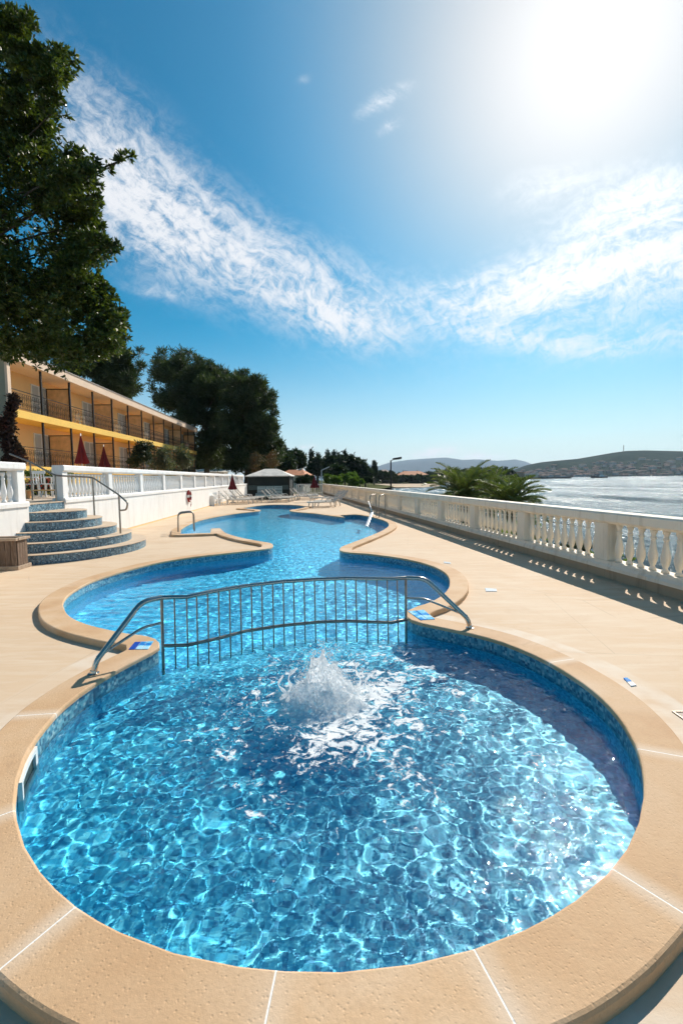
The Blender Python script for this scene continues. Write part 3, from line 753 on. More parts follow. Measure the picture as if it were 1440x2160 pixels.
_r = random.Random(17); PLUMES = [(-.07, .0, .075, .255), (-.12, .02, .06, .21), (.0, -.02, .08, .225), (.07, .01, .075, .215), (.13, -.02, .065, .17), (-.19, -.02, .06, .13), (.19, .0, .06, .11)]
for _ in range(34):
    a_ = _r.uniform(0, 2 * PI); d_ = abs(_r.gauss(0, .15)); PLUMES.append((d_ * math.cos(a_) * 1.25, d_ * math.sin(a_), _r.uniform(.022, .06), _r.uniform(.6, 1.1) * .20 * math.exp(-(d_ / .19) ** 2) + .025))
def env(x_, y_):
    """height of the boiling mound over the water at (x, y)"""
    s3 = 0.0
    for px_, py_, w9, h9 in PLUMES:
        q = ((x_ - px_) ** 2 + (y_ - py_) ** 2) / (w9 * w9)
        if q < 9: s3 += (h9 * math.exp(-q)) ** 3
    return s3 ** (1 / 3) * .84 + .09 * math.exp(-(x_ * x_ + y_ * y_) / .07)
n_ = 190; V = []; ax_ = np.linspace(-.55, .55, n_)
for y_ in ax_:
    for x_ in ax_:
        h = env(x_, y_); q = Vector((x_ * 6, y_ * 6, 1.7))
        f1 = noise.fractal(q, .8, 2.2, 5); f2 = noise.fractal(q * 3.6, .6, 2.2, 5)
        V.append((x_ + .35 * h * .2 * noise.fractal(q * 1.7 + Vector((9, 0, 0)), .9, 2, 4), y_ + .07 * h * noise.fractal(q * 1.7 + Vector((0, 9, 0)), .9, 2, 4), h * (1 + .30 * f1) + .030 * f2 * min(1, h * 8) - .03))
F = [(j * n_ + i, j * n_ + i + 1, (j + 1) * n_ + i + 1, (j + 1) * n_ + i) for j in range(n_ - 1) for i in range(n_ - 1)]
F = [f for f in F if max(V[k][2] for k in f) > -.02]
u_ = sorted({k for f in F for k in f}); mp_ = {k: i for i, k in enumerate(u_)}
np_mesh('foam_mound', [V[k] for k in u_], [[mp_[k] for k in f] for f in F], M_CORE, jet, smooth=True)
ICO = {}
def drops(name, P, r0, m, sub=1, stretch=.25):
    if sub not in ICO:
        ico = bmesh.new(); bmesh.ops.create_icosphere(ico, subdivisions=sub, radius=1)
        ICO[sub] = (np.array([v.co for v in ico.verts]), np.array([[v.index for v in f.verts] for f in ico.faces])); ico.free()
    iv, fi = ICO[sub]; P = np.asarray(P); n = len(P); r = np.asarray(r0).reshape(-1, 1, 1)
    V = iv[None] * r * RNG.uniform(1 - stretch, 1 + stretch, (n, 1, 3)) + P[:, None]
    F = fi[None] + (np.arange(n) * len(iv))[:, None, None]
    o = np_mesh(name, V.reshape(-1, 3), F.reshape(-1, 3), m, jet, smooth=True); o['kind'] = 'stuff'; return o
P = []; rr_ = []
while len(P) < 1500:
    x_, y_ = RNG.normal(-.01, .17), RNG.normal(-.03, .15); h = env(x_, y_)
    if h < .015 and RNG.random() < .8: continue
    P.append((x_ + RNG.normal(0, .012), y_ + RNG.normal(0, .012), h * RNG.uniform(.98, 1.16) + abs(RNG.normal(0, .014)))); rr_.append(RNG.uniform(.002, .0055))
drops('froth', P, rr_, M_FOAM)
P = []; rr_ = []
for i in range(1500):
    a = RNG.uniform(0, 2 * PI); r = RNG.uniform(.10, 1.0) ** 1.3
    P.append((r * math.cos(a) * 1.1, r * math.sin(a), RNG.uniform(.01, .05 + .50 * max(0, 1 - r * 1.9)))); rr_.append(RNG.uniform(.0018, .0055))
drops('droplets', P, rr_, M_FOAM)
for i, (x0, y0, x1, y1, hh) in enumerate(((-.34, -.02, -.22, .02, .24), (-.30, -.05, -.35, -.03, .20), (.34, .0, .38, .02, .20), (.25, .05, .30, .05, .26), (.20, -.15, .19, -.16, .15))):
    P = [(x0 + (x1 - x0) * t + .03 * math.sin(7 * t + x0 * 20), y0 + (y1 - y0) * t, hh * t) for t in np.linspace(0, 1, 12)]
    tg = MB().tube(P, [max(.003, .013 * (1 - .6 * t) + .006 * math.sin(17 * t + i) + .006 * (t > .85)) for t in np.linspace(0, 1, 12)], 8)
    tg.build('splash', M_CORE, jet, True)

# ---- ladders at the far basin
def hoop(name, label, c, rz, w=.5, h=.62, reach=.35):
    t = thing(name, label, 'ladder', c, rz)
    for s_ in (-1, 1):
        MB().tube(arc([(s_ * w / 2, reach, 0), (s_ * w / 2, reach, h), (s_ * w / 2, -.12, h * .95), (s_ * w / 2, -.16, -.55)], 6, .14), .02, 8).build('side_rail', M_STEELD, t, True, angle=60)
    for k in range(2): MB().box((0, -.16, -.28 - .22 * k), (w, .07, .02)).build('rung', M_STEEL, t)
    return t
hoop('pool_ladder', 'steel pool ladder at the left corner of the far basin', (-5.12, 14.75, .07), R(-70))
hoop('pool_ladder', 'steel pool ladder on the right rim of the far basin by the white lift arm', (1.45, 19.2, .07), R(-38), .45, .95)
lf = thing('pool_lift_arm', 'white plastic paddle hanging into the far basin from the right ladder', 'water chute', (1.0, 16.6, -.05))
MB().bar((.18, 1.15, .42), (-.12, -.35, .02), .11, .05).build('paddle', M_WHITEP, lf, bevel=.02)
MB().tube([(.10, 2.1, .8), (.18, 1.1, .44)], .02).build('arm', M_WHITEP, lf, True)
# ---------------------------------------------------------------- balustrades, terrace wall, steps
def plaster(base, stain, name, rough=.75):
    def f(nt, b):
        co = nt.coord(); X, Y, Z_ = nt.sep(co)
        n = nt.noise(co, 1.3, 6, .65, .3); v = nt.noise(nt.map(co, (3, 3, .35)), 2.2, 5, .65)
        fine = nt.noise(co, 45, 3, .6)
        c = nt.ramp(n, [(.3, tuple(q * .93 for q in base)), (.65, base)])
        c = nt.mix(nt.maprange(v, .48, .72, 0, .6), c, stain)
        c = nt.mix(nt.maprange(fine, .6, .8, 0, .12), c, stain)
        nt.l.new(c, b.inputs['Base Color']); b.inputs['Roughness'].default_value = rough
        nt.l.new(nt.bump(nt.math('ADD', fine, n), .25, .006), b.inputs['Normal'])
    return mat(name, fn=f)
M_CAST = plaster((.89, .78, .63), (.58, .46, .33), 'cast_stone')
M_CASTD = plaster((.46, .35, .24), (.26, .19, .13), 'dark_plinth')  # darker tone for the recessed face below the moulding
M_WHITE = plaster((.84, .81, .77), (.66, .62, .57), 'white_render')
M_WHITEB = plaster((.86, .84, .81), (.70, .66, .62), 'white_baluster_paint')

def baluster_mesh(name, h, r, m, seg=12):
    p = [(.055, 0), (.055, .03), (.042, .04), (.032, .065), (.046, .10), (.064, .155), (.070, .20), (.066, .25), (.054, .31), (.042, .37), (.035, .43),
         (.035, .455), (.045, .465), (.045, .485), (.035, .495), (.036, .53), (.048, .56), (.055, .575), (.055, .61)]
    k = h / .61
    b_ = MB().lathe([(q * r / .07, z_ * k) for q, z_ in p], seg=seg)
    me_ = bpy.data.meshes.new(name); me_.from_pydata(b_.v, [], b_.f); me_.update(); me_.materials.append(m); me_.shade_smooth()
    return me_

def balustrade(t, org, xf, y0, ys_post, ysp, zb, zt, zr, u0, u1, mesh, m, nb, post_w=.28, rail_over=.04, near_first=True, cap=100):
    """xf(y): x of the front face; things run along y; local to empty t at org"""
    sgn = 1 if u1 > u0 else -1
    def P(y, u): return (xf(y) + u - org[0], y - org[1])
    def L(b_, sec, ya, yb):
        # sweep where u is measured towards +x
        vs = [];
        for y in (ya, yb):
            for u, z_ in sec: q = P(y, u); vs.append((q[0], q[1], z_ - org[2]))
        n = len(sec); fs = [(i, (i + 1) % n, n + (i + 1) % n, n + i) for i in range(n)] + [tuple(range(n))[::-1], tuple(range(n, 2 * n))]
        b_.add(vs, fs); return b_
    a, b_ = min(u0, u1), max(u0, u1)
    ends = [ys_post[0] - post_w / 2, ys_post[-1] + post_w / 2]
    rail = MB(); ya = ends[0]
    while ya < ends[1] - .01:                      # cast lengths, butted
        yb = min(ya + ysp, ends[1])
        sec = [(a + .02, zt), (b_ - .02, zt), (b_ + rail_over, zt + .045), (b_ + rail_over, zr - .03), (b_ + rail_over - .02, zr), (a - rail_over + .02, zr), (a - rail_over, zr - .03), (a - rail_over, zt + .045)]
        L(rail, sec, ya, yb - .004); ya = yb
    rail.build('top_rail', m, t)
    for y in ys_post:
        pb = MB(); sec = [(a + .01, zb), (b_ - .01, zb), (b_ - .01, zt), (a + .01, zt)]
        L(pb, sec, y - post_w / 2, y + post_w / 2)
        pb.build('post', m, t, bevel=.006)
    c = (a + b_) / 2; spots = []
    for y1, y2 in zip(ys_post, ys_post[1:]):
        s0, s1 = y1 + post_w / 2, y2 - post_w / 2; n = max(1, int(round((s1 - s0) / nb)))
        for k in range(n): spots.append(s0 + (s1 - s0) * (k + .5) / n)
    spots.sort(key=lambda y: abs(y - 3.5))
    vis = [y for y in spots if y > y0]
    for y in vis[:cap]:
        o = bpy.data.objects.new('baluster', mesh); COL.objects.link(o); o.parent = t
        q = P(y, c); o.location = (q[0], q[1], zb - org[2]); o.rotation_euler = (0, 0, R(4))
    if vis[cap:]:
        src = np.array([v.co for v in mesh.vertices]); fs = [tuple(p.vertices) for p in mesh.polygons]; rb = MB()
        for y in vis[cap:]:
            q = P(y, c); rb.add([(v[0] + q[0], v[1] + q[1], v[2] + zb - org[2]) for v in src], fs)
        rb.build('balusters', m, t, True)['kind'] = 'stuff'

org = (rx(0), 0, 0)
bt = thing('sea_balustrade', 'long cream cast stone balustrade between the pool deck and the sea', 'balustrade', org)
BAL = baluster_mesh('baluster', .61, .064, M_CAST, 14)
posts = [7.62 + 2.52 * k for k in range(-3, 19)]
balustrade(bt, org, rx, 4.3, posts, 2.52, .30, .91, 1.10, .0, .25, BAL, M_CAST, .215, post_w=.30)
def lsweep(t, org, xf, sec, ya, yb, name, m, seglen=2.52, gap=.0):
    b_ = MB(); y = ya
    while y < yb - .01:
        y2 = min(y + seglen, yb)
        vs = [(xf(q) + u - org[0], q - org[1], z_ - org[2]) for q in (y, y2 - gap) for u, z_ in sec]; n = len(sec)
        b_.add(vs, [(i, (i + 1) % n, n + (i + 1) % n, n + i) for i in range(n)] + [tuple(range(n))[::-1], tuple(range(n, 2 * n))])
        y = y2
    return b_.build(name, m, t)
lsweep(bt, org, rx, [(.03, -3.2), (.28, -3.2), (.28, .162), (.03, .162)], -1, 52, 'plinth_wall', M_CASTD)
lsweep(bt, org, rx, [(-.035, .165), (.30, .165), (.30, .22), (.27, .235), (.27, .298), (.0, .298), (-.005, .25), (-.02, .235), (-.035, .215)], -1, 52, 'plinth_moulding', M_CAST, gap=.004)

# terrace wall left of the deck
tw_org = (lx(20), 20, 0)
tw = thing('terrace_wall', 'white rendered wall below the long left balustrade', 'wall', tw_org)
YA, YB, YE = 10.40, 11.95, 48.0
secw = [(0, -.05), (0, 1.15), (-.30, 1.15), (-.30, -.05)]
secl = [(.035, 1.152), (.035, 1.235), (.015, 1.268), (-.31, 1.268), (-.31, 1.152)]
lsweep(tw, tw_org, lx, secw, YB, YE, 'wall_body', M_WHITE, 60)
lsweep(tw, tw_org, lx, secl, YB, YE, 'ledge', M_WHITE, 2.8, .004)
lsweep(tw, tw_org, lx, [(.003, .0), (.03, .0), (.012, .055), (.003, .055)], YB, YE, 'skirting', mat('ochre_skirting', (.62, .42, .20), .8), 60)
wb_org = (lx(20), 20, 1.27)
wb = thing('terrace_balustrade', 'long white balustrade on the terrace wall left of the pool', 'balustrade', wb_org)
BALW = baluster_mesh('baluster', .64, .06, M_WHITEB, 12)
balustrade(wb, wb_org, lx, 12, [12.12 + 2.8 * k for k in range(13)], 2.8, 1.27, 1.95, 2.13, -.27, -.03, BALW, M_WHITEB, .215, post_w=.26)
tw2_org = (lx(9), 9, 0)
tw2 = thing('terrace_wall', 'short white rendered wall at the left edge of the photo behind the wooden planter', 'wall', tw2_org)
lsweep(tw2, tw2_org, lx, secw, 2, YA, 'wall_body', M_WHITE, 60)
lsweep(tw2, tw2_org, lx, secl, 2, YA, 'ledge', M_WHITE, 2.8, .004)
wb2 = thing('terrace_balustrade', 'short white balustrade end at the left edge of the photo above the wooden planter', 'balustrade', (lx(9), 9, 1.27))
balustrade(wb2, (lx(9), 9, 1.27), lx, 8.3, [10.25 - 2.8 * k for k in (2, 1, 0)], 2.8, 1.27, 1.95, 2.13, -.27, -.03, BALW, M_WHITEB, .22, post_w=.26)

# upper terrace
M_TERR = mat('terrace_paving', (.52, .42, .32), .85, var=.18, vscale=.8, bump=.2, bscale=20)
mb = MB()
mb.add([(lx(2) - .3, 2, 1.195), (lx(52) - .3, 52, 1.195), (lx(52) - .3, 75, 1.195), (-60, 75, 1.195), (-60, 2, 1.195)], [(0, 1, 2, 3, 4)])
tag(mb.build('terrace', M_TERR), kind='structure')

# mosaic steps
def m_mosaic(nt, b):
    co = nt.coord(); X, Y, Z_ = nt.sep(co)
    t = nt.voro(co, 38, 'F1', 'Color', .35); tx, ty, tz = nt.sep(t)
    e = nt.voro(co, 38, 'DISTANCE_TO_EDGE', 'Distance', .35)
    c = nt.ramp(tx, [(0, (.012, .05, .09)), (.4, (.04, .14, .22)), (.75, (.13, .29, .40)), (1, (.38, .54, .62))])
    nt.l.new(nt.mix(nt.maprange(e, .03, .10, 1, 0), c, (.22, .27, .29)), b.inputs['Base Color'])
    b.inputs['Roughness'].default_value = .35
M_MOS = mat('blue_mosaic', fn=m_mosaic)
M_TREAD = mat('step_tread', (.62, .47, .33), .8, var=.15, vscale=2, bump=.3, bscale=60)
st = thing('pool_steps', 'curved blue mosaic steps with beige treads climbing to the left terrace', 'steps', (-7.1, 11.3, 0))
RAD = [2.08, 1.74, 1.40, 1.07, .74]
def half(r, n=40, back=.0):
    pts = []
    for i in range(n + 1):
        a = R(-95) + R(185) * i / n; pts.append((r * math.cos(a) * 1.0, r * math.sin(a)))
    return pts
wdir = Vector((-.0729, 1)).normalized()
for k, r in enumerate(RAD):
    z0, z1 = .2 * k, .2 * (k + 1)
    hp = half(r)
    poly = hp + [(-.5 if r < .8 else -.02 - .0729 * hp[-1][1], hp[-1][1])]
    poly = [p for p in hp] ; poly.append((max(-.55, -r), hp[-1][1] * .98)); poly.append((max(-.55, -r), hp[0][1] * .98))
    if r > .78: poly = [p for p in hp] + [(-.03, hp[-1][1]), (-.03, hp[0][1])]
    ri = MB().prism(poly, z0 + (.0 if k else -.02), z1 - .0145).build('step', M_MOS, st)
    tr = [(p[0] * 1.008 + .004, p[1] * 1.006) for p in poly]
    MB().prism(tr, z1 - .014, z1).build('tread', M_TREAD, ri, bevel=.004)
ri = MB().prism([(-.10, -.72), (-.10, .64), (-1.0, .64), (-1.0, -.72)], .8, 1.175).build('step', M_MOS, st)
MB().prism([(-.09, -.72), (-.09, .64), (-1.0, .64), (-1.0, -.72)], 1.176, 1.199).build('tread', M_TREAD, ri)
# dado of mosaic at the foot of the near wall end
hr = thing('stair_handrail', 'bent steel handrail on posts climbing the mosaic steps', 'handrail', (-7.1, 11.3, 0)); ho = Vector((-7.1, 11.3, 0))
path = [(-9.35, 13.1, 2.50), (-8.45, 12.6, 2.25), (-7.31, 11.82, 1.86), (-6.54, 12.16, 1.80), (-5.5, 11.39, 1.36), (-5.16, 11.12, 1.17), (-5.22, 11.16, 1.0), (-5.48, 11.38, .97)]
MB().tube([p - ho for p in arc(path, 6, .13)], .022, 10).build('rail', M_STEELD, hr, True, angle=60)
for x_, y_, z0, z1 in ((-8.45, 12.6, 1.2, 2.24), (-7.31, 11.82, .80, 1.85), (-6.54, 12.16, .60, 1.79), (-5.5, 11.39, .40, 1.35)):
    MB().tube([Vector((x_, y_, z0)) - ho, Vector((x_, y_, z1)) - ho], .021, 10).build('post', M_STEELD, hr, True, angle=60)

# wooden planter
def m_wood(nt, b):
    co = nt.coord(); n = nt.noise(nt.map(co, (9, 9, 1.2)), 3, 6, .7, .5)
    nt.l.new(nt.ramp(n, [(.3, (.09, .055, .035)), (.55, (.19, .125, .085)), (.75, (.33, .24, .17))]), b.inputs['Base Color'])
    b.inputs['Roughness'].default_value = .85; nt.l.new(nt.bump(n, .6, .01), b.inputs['Normal'])
M_WOOD = mat('weathered_wood', fn=m_wood)
M_WOODL = mat('sunbleached_wood', (.42, .31, .22), .8, var=.3, vscale=9)
M_SOIL = mat('dark_soil', (.03, .022, .016), .95, bump=.8, bscale=30)
pl = thing('wooden_planter', 'weathered wooden planter box at the left edge beside the mosaic steps', 'planter', (-6.68, 8.99, 0), R(3))
PW, PD, PH = .74, .36, .60
n = 7
for sy in (-1, 1):
    mb = MB()
    for i in range(n): mb.box((-PW / 2 + PW * (i + .5) / n, sy * (PD / 2 - .012), PH / 2), (PW / n - .008, .022, PH - .04))
    mb.build('long_side', M_WOOD, pl)
for sx in (-1, 1):
    mb = MB()
    for i in range(4): mb.box((sx * PW / 2, -PD / 2 + .03 + (PD - .06) * (i + .5) / 4, PH / 2), (.022, (PD - .06) / 4 - .008, PH - .04))
    mb.build('short_side', M_WOOD, pl)
mb = MB()
for s_ in (-1, 1):
    mb.box((0, s_ * (PD / 2 + .012), PH - .005), (PW + .08, .075, .05)); mb.box((s_ * (PW / 2 + .015), 0, PH - .002), (.07, PD - .05, .05))
mb.build('rim', M_WOODL, pl, bevel=.006)
mb = MB()
for s_ in (-1, 1):
    mb.box((0, s_ * (PD / 2 + .02), .04), (PW + .05, .03, .075)); mb.box((s_ * (PW / 2 + .028), 0, .04), (.03, PD + .06, .075))
mb.build('base_board', M_WOODL, pl, bevel=.006)
MB().box((0, 0, PH - .12), (PW - .03, PD - .03, .05)).build('soil', M_SOIL, pl)
# ---------------------------------------------------------------- hotel with balconies
def wallmat(name, c, k=.9):
    def f(nt, b):
        co = nt.coord(); n = nt.noise(co, .7, 6, .65); v = nt.noise(nt.map(co, (2, 2, .3)), 1.5, 4, .6)
        q = nt.ramp(n, [(.3, tuple(x_ * k for x_ in c)), (.7, c)])
        q = nt.mix(nt.maprange(v, .55, .8, 0, .35), q, tuple(x_ * .72 for x_ in c))
        nt.l.new(q, b.inputs['Base Color']); b.inputs['Roughness'].default_value = .85
        nt.l.new(nt.bump(nt.noise(co, 25, 3, .6), .2, .01), b.inputs['Normal'])
    return mat(name, fn=f)
M_OCHRE = wallmat('ochre_render', (.88, .56, .25))
M_YEL = wallmat('yellow_slab_edge', (.92, .58, .12))
M_FASC = wallmat('cream_fascia', (.80, .60, .44))
M_OLIVE = wallmat('shade_toned_render', (.34, .33, .24))  # end walls: the shade on them is put into this dark olive colour
M_ROOF = mat('flat_roof', (.35, .30, .26), .9)
M_IRON = mat('black_iron', (.02, .018, .016), .5, .3)
M_SHUT = mat('white_shutter', (.66, .66, .62), .5, var=.08)
M_GLASSD = mat('dark_glass', (.05, .06, .07), .08)
M_BROWN = mat('brown_partition', (.76, .48, .24), .7, var=.2)
HY = 23.3; HX = -15.05 - .06 * HY
ho_ = thing('hotel', 'two storey ochre hotel wing with iron balconies and yellow slab edge above the terrace', 'building', (HX, HY, 0), math.atan(.06))
LEN = 36.2; G0, G1, S0, S1, TOP, FT = 2.2, 2.54, 4.99, 5.38, 7.79, 8.26
def hb(name, m, *boxes, bevel=0):
    b_ = MB()
    for (x0, x1, y0, y1, z0, z1) in boxes: b_.box(((x0 + x1) / 2, (y0 + y1) / 2, (z0 + z1) / 2), (x1 - x0, y1 - y0, z1 - z0))
    return b_.build(name, m, ho_, bevel=bevel)
hb('back_wall', M_OCHRE, (-1.6, -1.35, 0, LEN, G1, S0), (-1.6, -1.35, 0, LEN, S1, TOP))
hb('rear_block', M_OLIVE, (-10, -1.6, .0, LEN, 1.2, TOP))
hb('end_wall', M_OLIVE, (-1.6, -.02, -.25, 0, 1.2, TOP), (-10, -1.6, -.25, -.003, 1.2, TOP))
hb('corner_strip', M_FASC, (-.02, .10, -.25, .0, 1.2, TOP))
hb('base_wall', M_YEL, (-1.35, .0, 0, LEN, 1.2, G0 - .002))
hb('balcony_slab', M_YEL, (-1.348, .12, 0, LEN, G0, G1))
hb('balcony_slab', M_YEL, (-1.348, .16, 0, LEN, S0, S1))
hb('roof', M_FASC, (-10.3, .32, -.5, LEN + .3, TOP, FT))
hb('roof_edging', M_ROOF, (-10.35, .36, -.55, LEN + .35, FT, FT + .06))
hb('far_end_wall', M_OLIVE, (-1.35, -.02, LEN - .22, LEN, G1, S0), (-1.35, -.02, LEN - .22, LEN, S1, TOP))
# door: frame with two leaves
dm = MB(); dm.box((0, 0, 1.02), (.07, 1.50, 2.04)); 
lm = MB()
for s_ in (-1, 1):
    for z0, z1 in ((.08, .95), (1.02, 1.96)): lm.box((.04, s_ * .37, (z0 + z1) / 2), (.03, .56, z1 - z0))
sl_m = MB()
def proto(b_, name, m):
    me_ = bpy.data.meshes.new(name); me_.from_pydata(b_.v, [], b_.f); me_.update(); me_.materials.append(m); return me_
DM = proto(dm, 'door', M_SHUT); LM = proto(lm, 'pane', mat('curtained_glass', (.42, .44, .42), .25))
def inst(me_, name, parent, loc, rz=0):
    o = bpy.data.objects.new(name, me_); COL.objects.link(o); o.parent = parent; o.location = loc; o.rotation_euler = (0, 0, rz); return o
# railing section with scroll work
rb = MB(); W_ = 2.94
rb.bar((0, 0, 1.0), (0, W_, 1.0), .045, .03); rb.bar((0, 0, .12), (0, W_, .12), .03, .02); rb.bar((0, 0, .86), (0, W_, .86), .02, .015)
for k in range(0, 15): y_ = W_ * k / 14; rb.bar((0, y_, .12), (0, y_, .86), .014)
for k in range(7):
    cy = W_ * (k + .5) / 7
    for s_ in (-1, 1):
        P = []
        for i in range(15):
            a = i / 14 * 1.6 * 2 * PI; r = .17 * (1 - i / 17)
            P.append((0.004, cy + s_ * (r * math.cos(a)) * .9, .49 + s_ * .17 + r * math.sin(a) * .9))
        rb.tube(P, .009, 4, False)
RM = proto(rb, 'railing', M_IRON)
pst = [2.6 + 3 * k for k in range(-1, 12)]
for lv, (z0, z1) in enumerate(((G1, S0), (S1, TOP))):
    for k, y_ in enumerate(pst):
        if y_ < 0: continue
        MB().box((.08 if lv else .06, y_, (z0 + z1) / 2), (.09, .10, z1 - z0)).build('post', M_IRON, ho_)
        if k: pass
    for k in range(-1, 11):
        ya = 2.6 + 3 * k
        if ya < -.1: 
            o = inst(RM, 'railing', ho_, (.06, .02, z0)); o.scale = (1, 2.5 / 2.94, 1)
        else: inst(RM, 'railing', ho_, (.06, ya + .03, z0))
    for j in range(6):
        yp = 5.6 + 6 * j
        if yp < LEN - .4:
            b_ = MB(); b_.box((-.64, yp, z0 + 1.0), (1.30, .045, 1.95)); b_.build('partition', M_BROWN, ho_)
            f = MB(); f.box((-.64, yp - .03, z0 + 2.0), (1.34, .05, .05)); f.box((-1.26, yp - .03, z0 + .98), (.05, .05, 1.95)); f.build('partition_frame', M_IRON, ho_)
        inst(LM, 'pane', inst(DM, 'door', ho_, (-1.33, yp - .78, z0)), (0, 0, 0))
        w2 = inst(DM, 'door', ho_, (-1.33, yp + 2.4, z0)) if False else None
# balcony furniture on the first balcony
# ---- climber on the near corner
# ---------------------------------------------------------------- foliage
def m_leaf(name, c0, c1, c2, hi=None, trans=.25, rough=.5, sc=.5):
    def f(nt, b):
        co = nt.coord(); n = nt.noise(co, sc, 3, .6); n2 = nt.noise(co, sc * 14, 2, .6)
        c = nt.ramp(nt.math('ADD', nt.math('MULTIPLY', n, .45), nt.math('MULTIPLY', n2, .55)), [(.34, c0), (.5, c1), (.66, c2)])
        if hi: c = nt.mix(nt.maprange(nt.noise(co, sc * 5, 2, .5), .62, .70, 0, .8), c, hi)
        b.inputs['Roughness'].default_value = rough; nt.l.new(c, b.inputs['Base Color'])
        b.inputs['Specular IOR Level'].default_value = .35
        tl = nt.node('ShaderNodeBsdfTranslucent'); nt.l.new(nt.mix(1.0, c, (1.3, 1.5, .5), 'MULTIPLY'), tl.inputs['Color'])
        mx = nt.node('ShaderNodeMixShader'); mx.inputs[0].default_value = trans
        out = nt.n['Material Output']
        nt.l.new(b.outputs[0], mx.inputs[1]); nt.l.new(tl.outputs[0], mx.inputs[2]); nt.l.new(mx.outputs[0], out.inputs['Surface'])
    return mat(name, fn=f)
M_LEAFBIG = m_leaf('broad_leaves', (.026, .040, .011), (.058, .080, .018), (.11, .13, .026), (.26, .26, .035), .32, .42, .8)
M_PINE = m_leaf('pine_needles', (.028, .042, .020), (.055, .075, .034), (.10, .12, .052), None, .25, .6, .25)
M_CYP = m_leaf('cypress_foliage', (.016, .026, .016), (.028, .042, .024), (.045, .06, .032), None, .10, .6, .12)
M_ROUND = m_leaf('dark_tree_foliage', (.020, .034, .018), (.035, .052, .024), (.06, .08, .034), None, .15, .6, .12)
M_BUSH = m_leaf('light_shrub_foliage', (.06, .10, .022), (.13, .20, .04), (.24, .31, .08), None, .25, .55, .4)
M_OLIVEL = m_leaf('olive_foliage', (.07, .08, .045), (.12, .13, .08), (.19, .19, .13), None, .2, .6, .6)
M_BARK = mat('bark', (.10, .075, .055), .9, var=.35, vscale=6, bump=.8, bscale=12)

def leaf_quads(C, D, Ln, Wd):
    """rhombic leaves: C origins, D unit directions"""
    n = len(C); S = np.cross(D, RNG.normal(size=(n, 3))); S /= np.maximum(np.linalg.norm(S, axis=1), 1e-6)[:, None]
    Ln = np.asarray(Ln).reshape(-1, 1) * np.ones((n, 1)); Wd = np.asarray(Wd).reshape(-1, 1) * np.ones((n, 1))
    V = np.stack([C, C + D * Ln * .5 + S * Wd * .5, C + D * Ln, C + D * Ln * .5 - S * Wd * .5], 1).reshape(-1, 3)
    return V, np.arange(4 * n).reshape(n, 4)
def unit(a): return a / np.maximum(np.linalg.norm(a, axis=1), 1e-9)[:, None]
def blob_crown(blobs, tufts, per, ln, wd, spread=.6, shell=.55, upb=.25, squash=.8):
    """blobs: (x,y,z,r). tufts of 'per' leaves around points spread through each blob, denser towards its skin"""
    C = []; D = []; L = []; W = []
    tot = sum(b_[3] ** 2 for b_ in blobs)
    for (x_, y_, z_, r) in blobs:
        n = max(4, int(tufts * r * r / tot))
        d = unit(RNG.normal(size=(n, 3))); rr = r * (shell + (1 - shell) * RNG.random((n, 1)) ** .6) * (1 + .18 * RNG.normal(size=(n, 1)))
        p = d * rr * [1, 1, squash] + [x_, y_, z_]
        for k in range(per):
            C.append(p + RNG.normal(size=(n, 3)) * ln * .25); q = unit(d * spread + RNG.normal(size=(n, 3)) * .75 + [0, 0, upb]); D.append(q)
            L.append(ln * RNG.uniform(.6, 1.3, n)); W.append(wd * RNG.uniform(.7, 1.3, n))
    return leaf_quads(np.vstack(C), np.vstack(D), np.concatenate(L), np.concatenate(W))
def limb(mb, a, b_, r0, r1, bend=.15, n=7, seg=7):
    a = Vector(a); b_ = Vector(b_); L = (b_ - a).length
    off = Vector((random.uniform(-1, 1), random.uniform(-1, 1), random.uniform(0, 1))) * L * bend
    P = [a.lerp(b_, t) + off * 4 * t * (1 - t) * .5 for t in np.linspace(0, 1, n)]
    mb.tube(P, [r0 + (r1 - r0) * t for t in np.linspace(0, 1, n)], seg)

# ---- big broad-leaved tree at the left
BT = Vector((-14.2, 14.5, 1.2))
bt_ = thing('broadleaf_tree', 'tall dark broad leaved tree at the left edge in front of the hotel corner', 'tree', BT)
edge = [(40, 50), (62, 62), (85, 50), (120, 100), (140, 150), (165, 140), (190, 60), (215, 70), (240, 130), (262, 120), (290, 78), (320, 120), (350, 205), (380, 205), (410, 165), (440, 205), (470, 215), (500, 225), (525, 240),
        (555, 185), (585, 190), (610, 225), (640, 240), (665, 262), (700, 270), (725, 245), (748, 190)]
def edge_at(y_):
    for (a, b_), (c, d) in zip(edge, edge[1:]):
        if a <= y_ <= c: return b_ + (d - b_) * (y_ - a) / (c - a)
    return edge[-1][1]
blobs = []
rnd = random.Random(3)
for y_, e in edge:                                   # boughs reaching to the outline
    r = rnd.uniform(.30, .46); Yd = rnd.uniform(12.6, 15.4)
    p = at(e - r * 62, y_, Yd); blobs.append((p.x, p.y, p.z, r))
    p = at(e - r * 62 - 42, y_ + 8, Yd + rnd.uniform(-.6, .9)); blobs.append((p.x, p.y, p.z, r * 1.35))
for i in range(36):
    p = at(rnd.uniform(-220, 120), rnd.uniform(560, 742), rnd.uniform(12.5, 16.5)); blobs.append((p.x, p.y, p.z, rnd.uniform(.4, .62)))
for i in range(100):
    y_ = rnd.uniform(60, 745); e = edge_at(y_); x_ = e - 70 - abs(rnd.gauss(0, 1)) * 150 - 15
    if x_ < -330: continue
    r = rnd.uniform(.38, .72); Yd = rnd.uniform(12.0, 17.5); p = at(x_, y_, Yd)
    blobs.append((p.x, p.y, p.z, r))
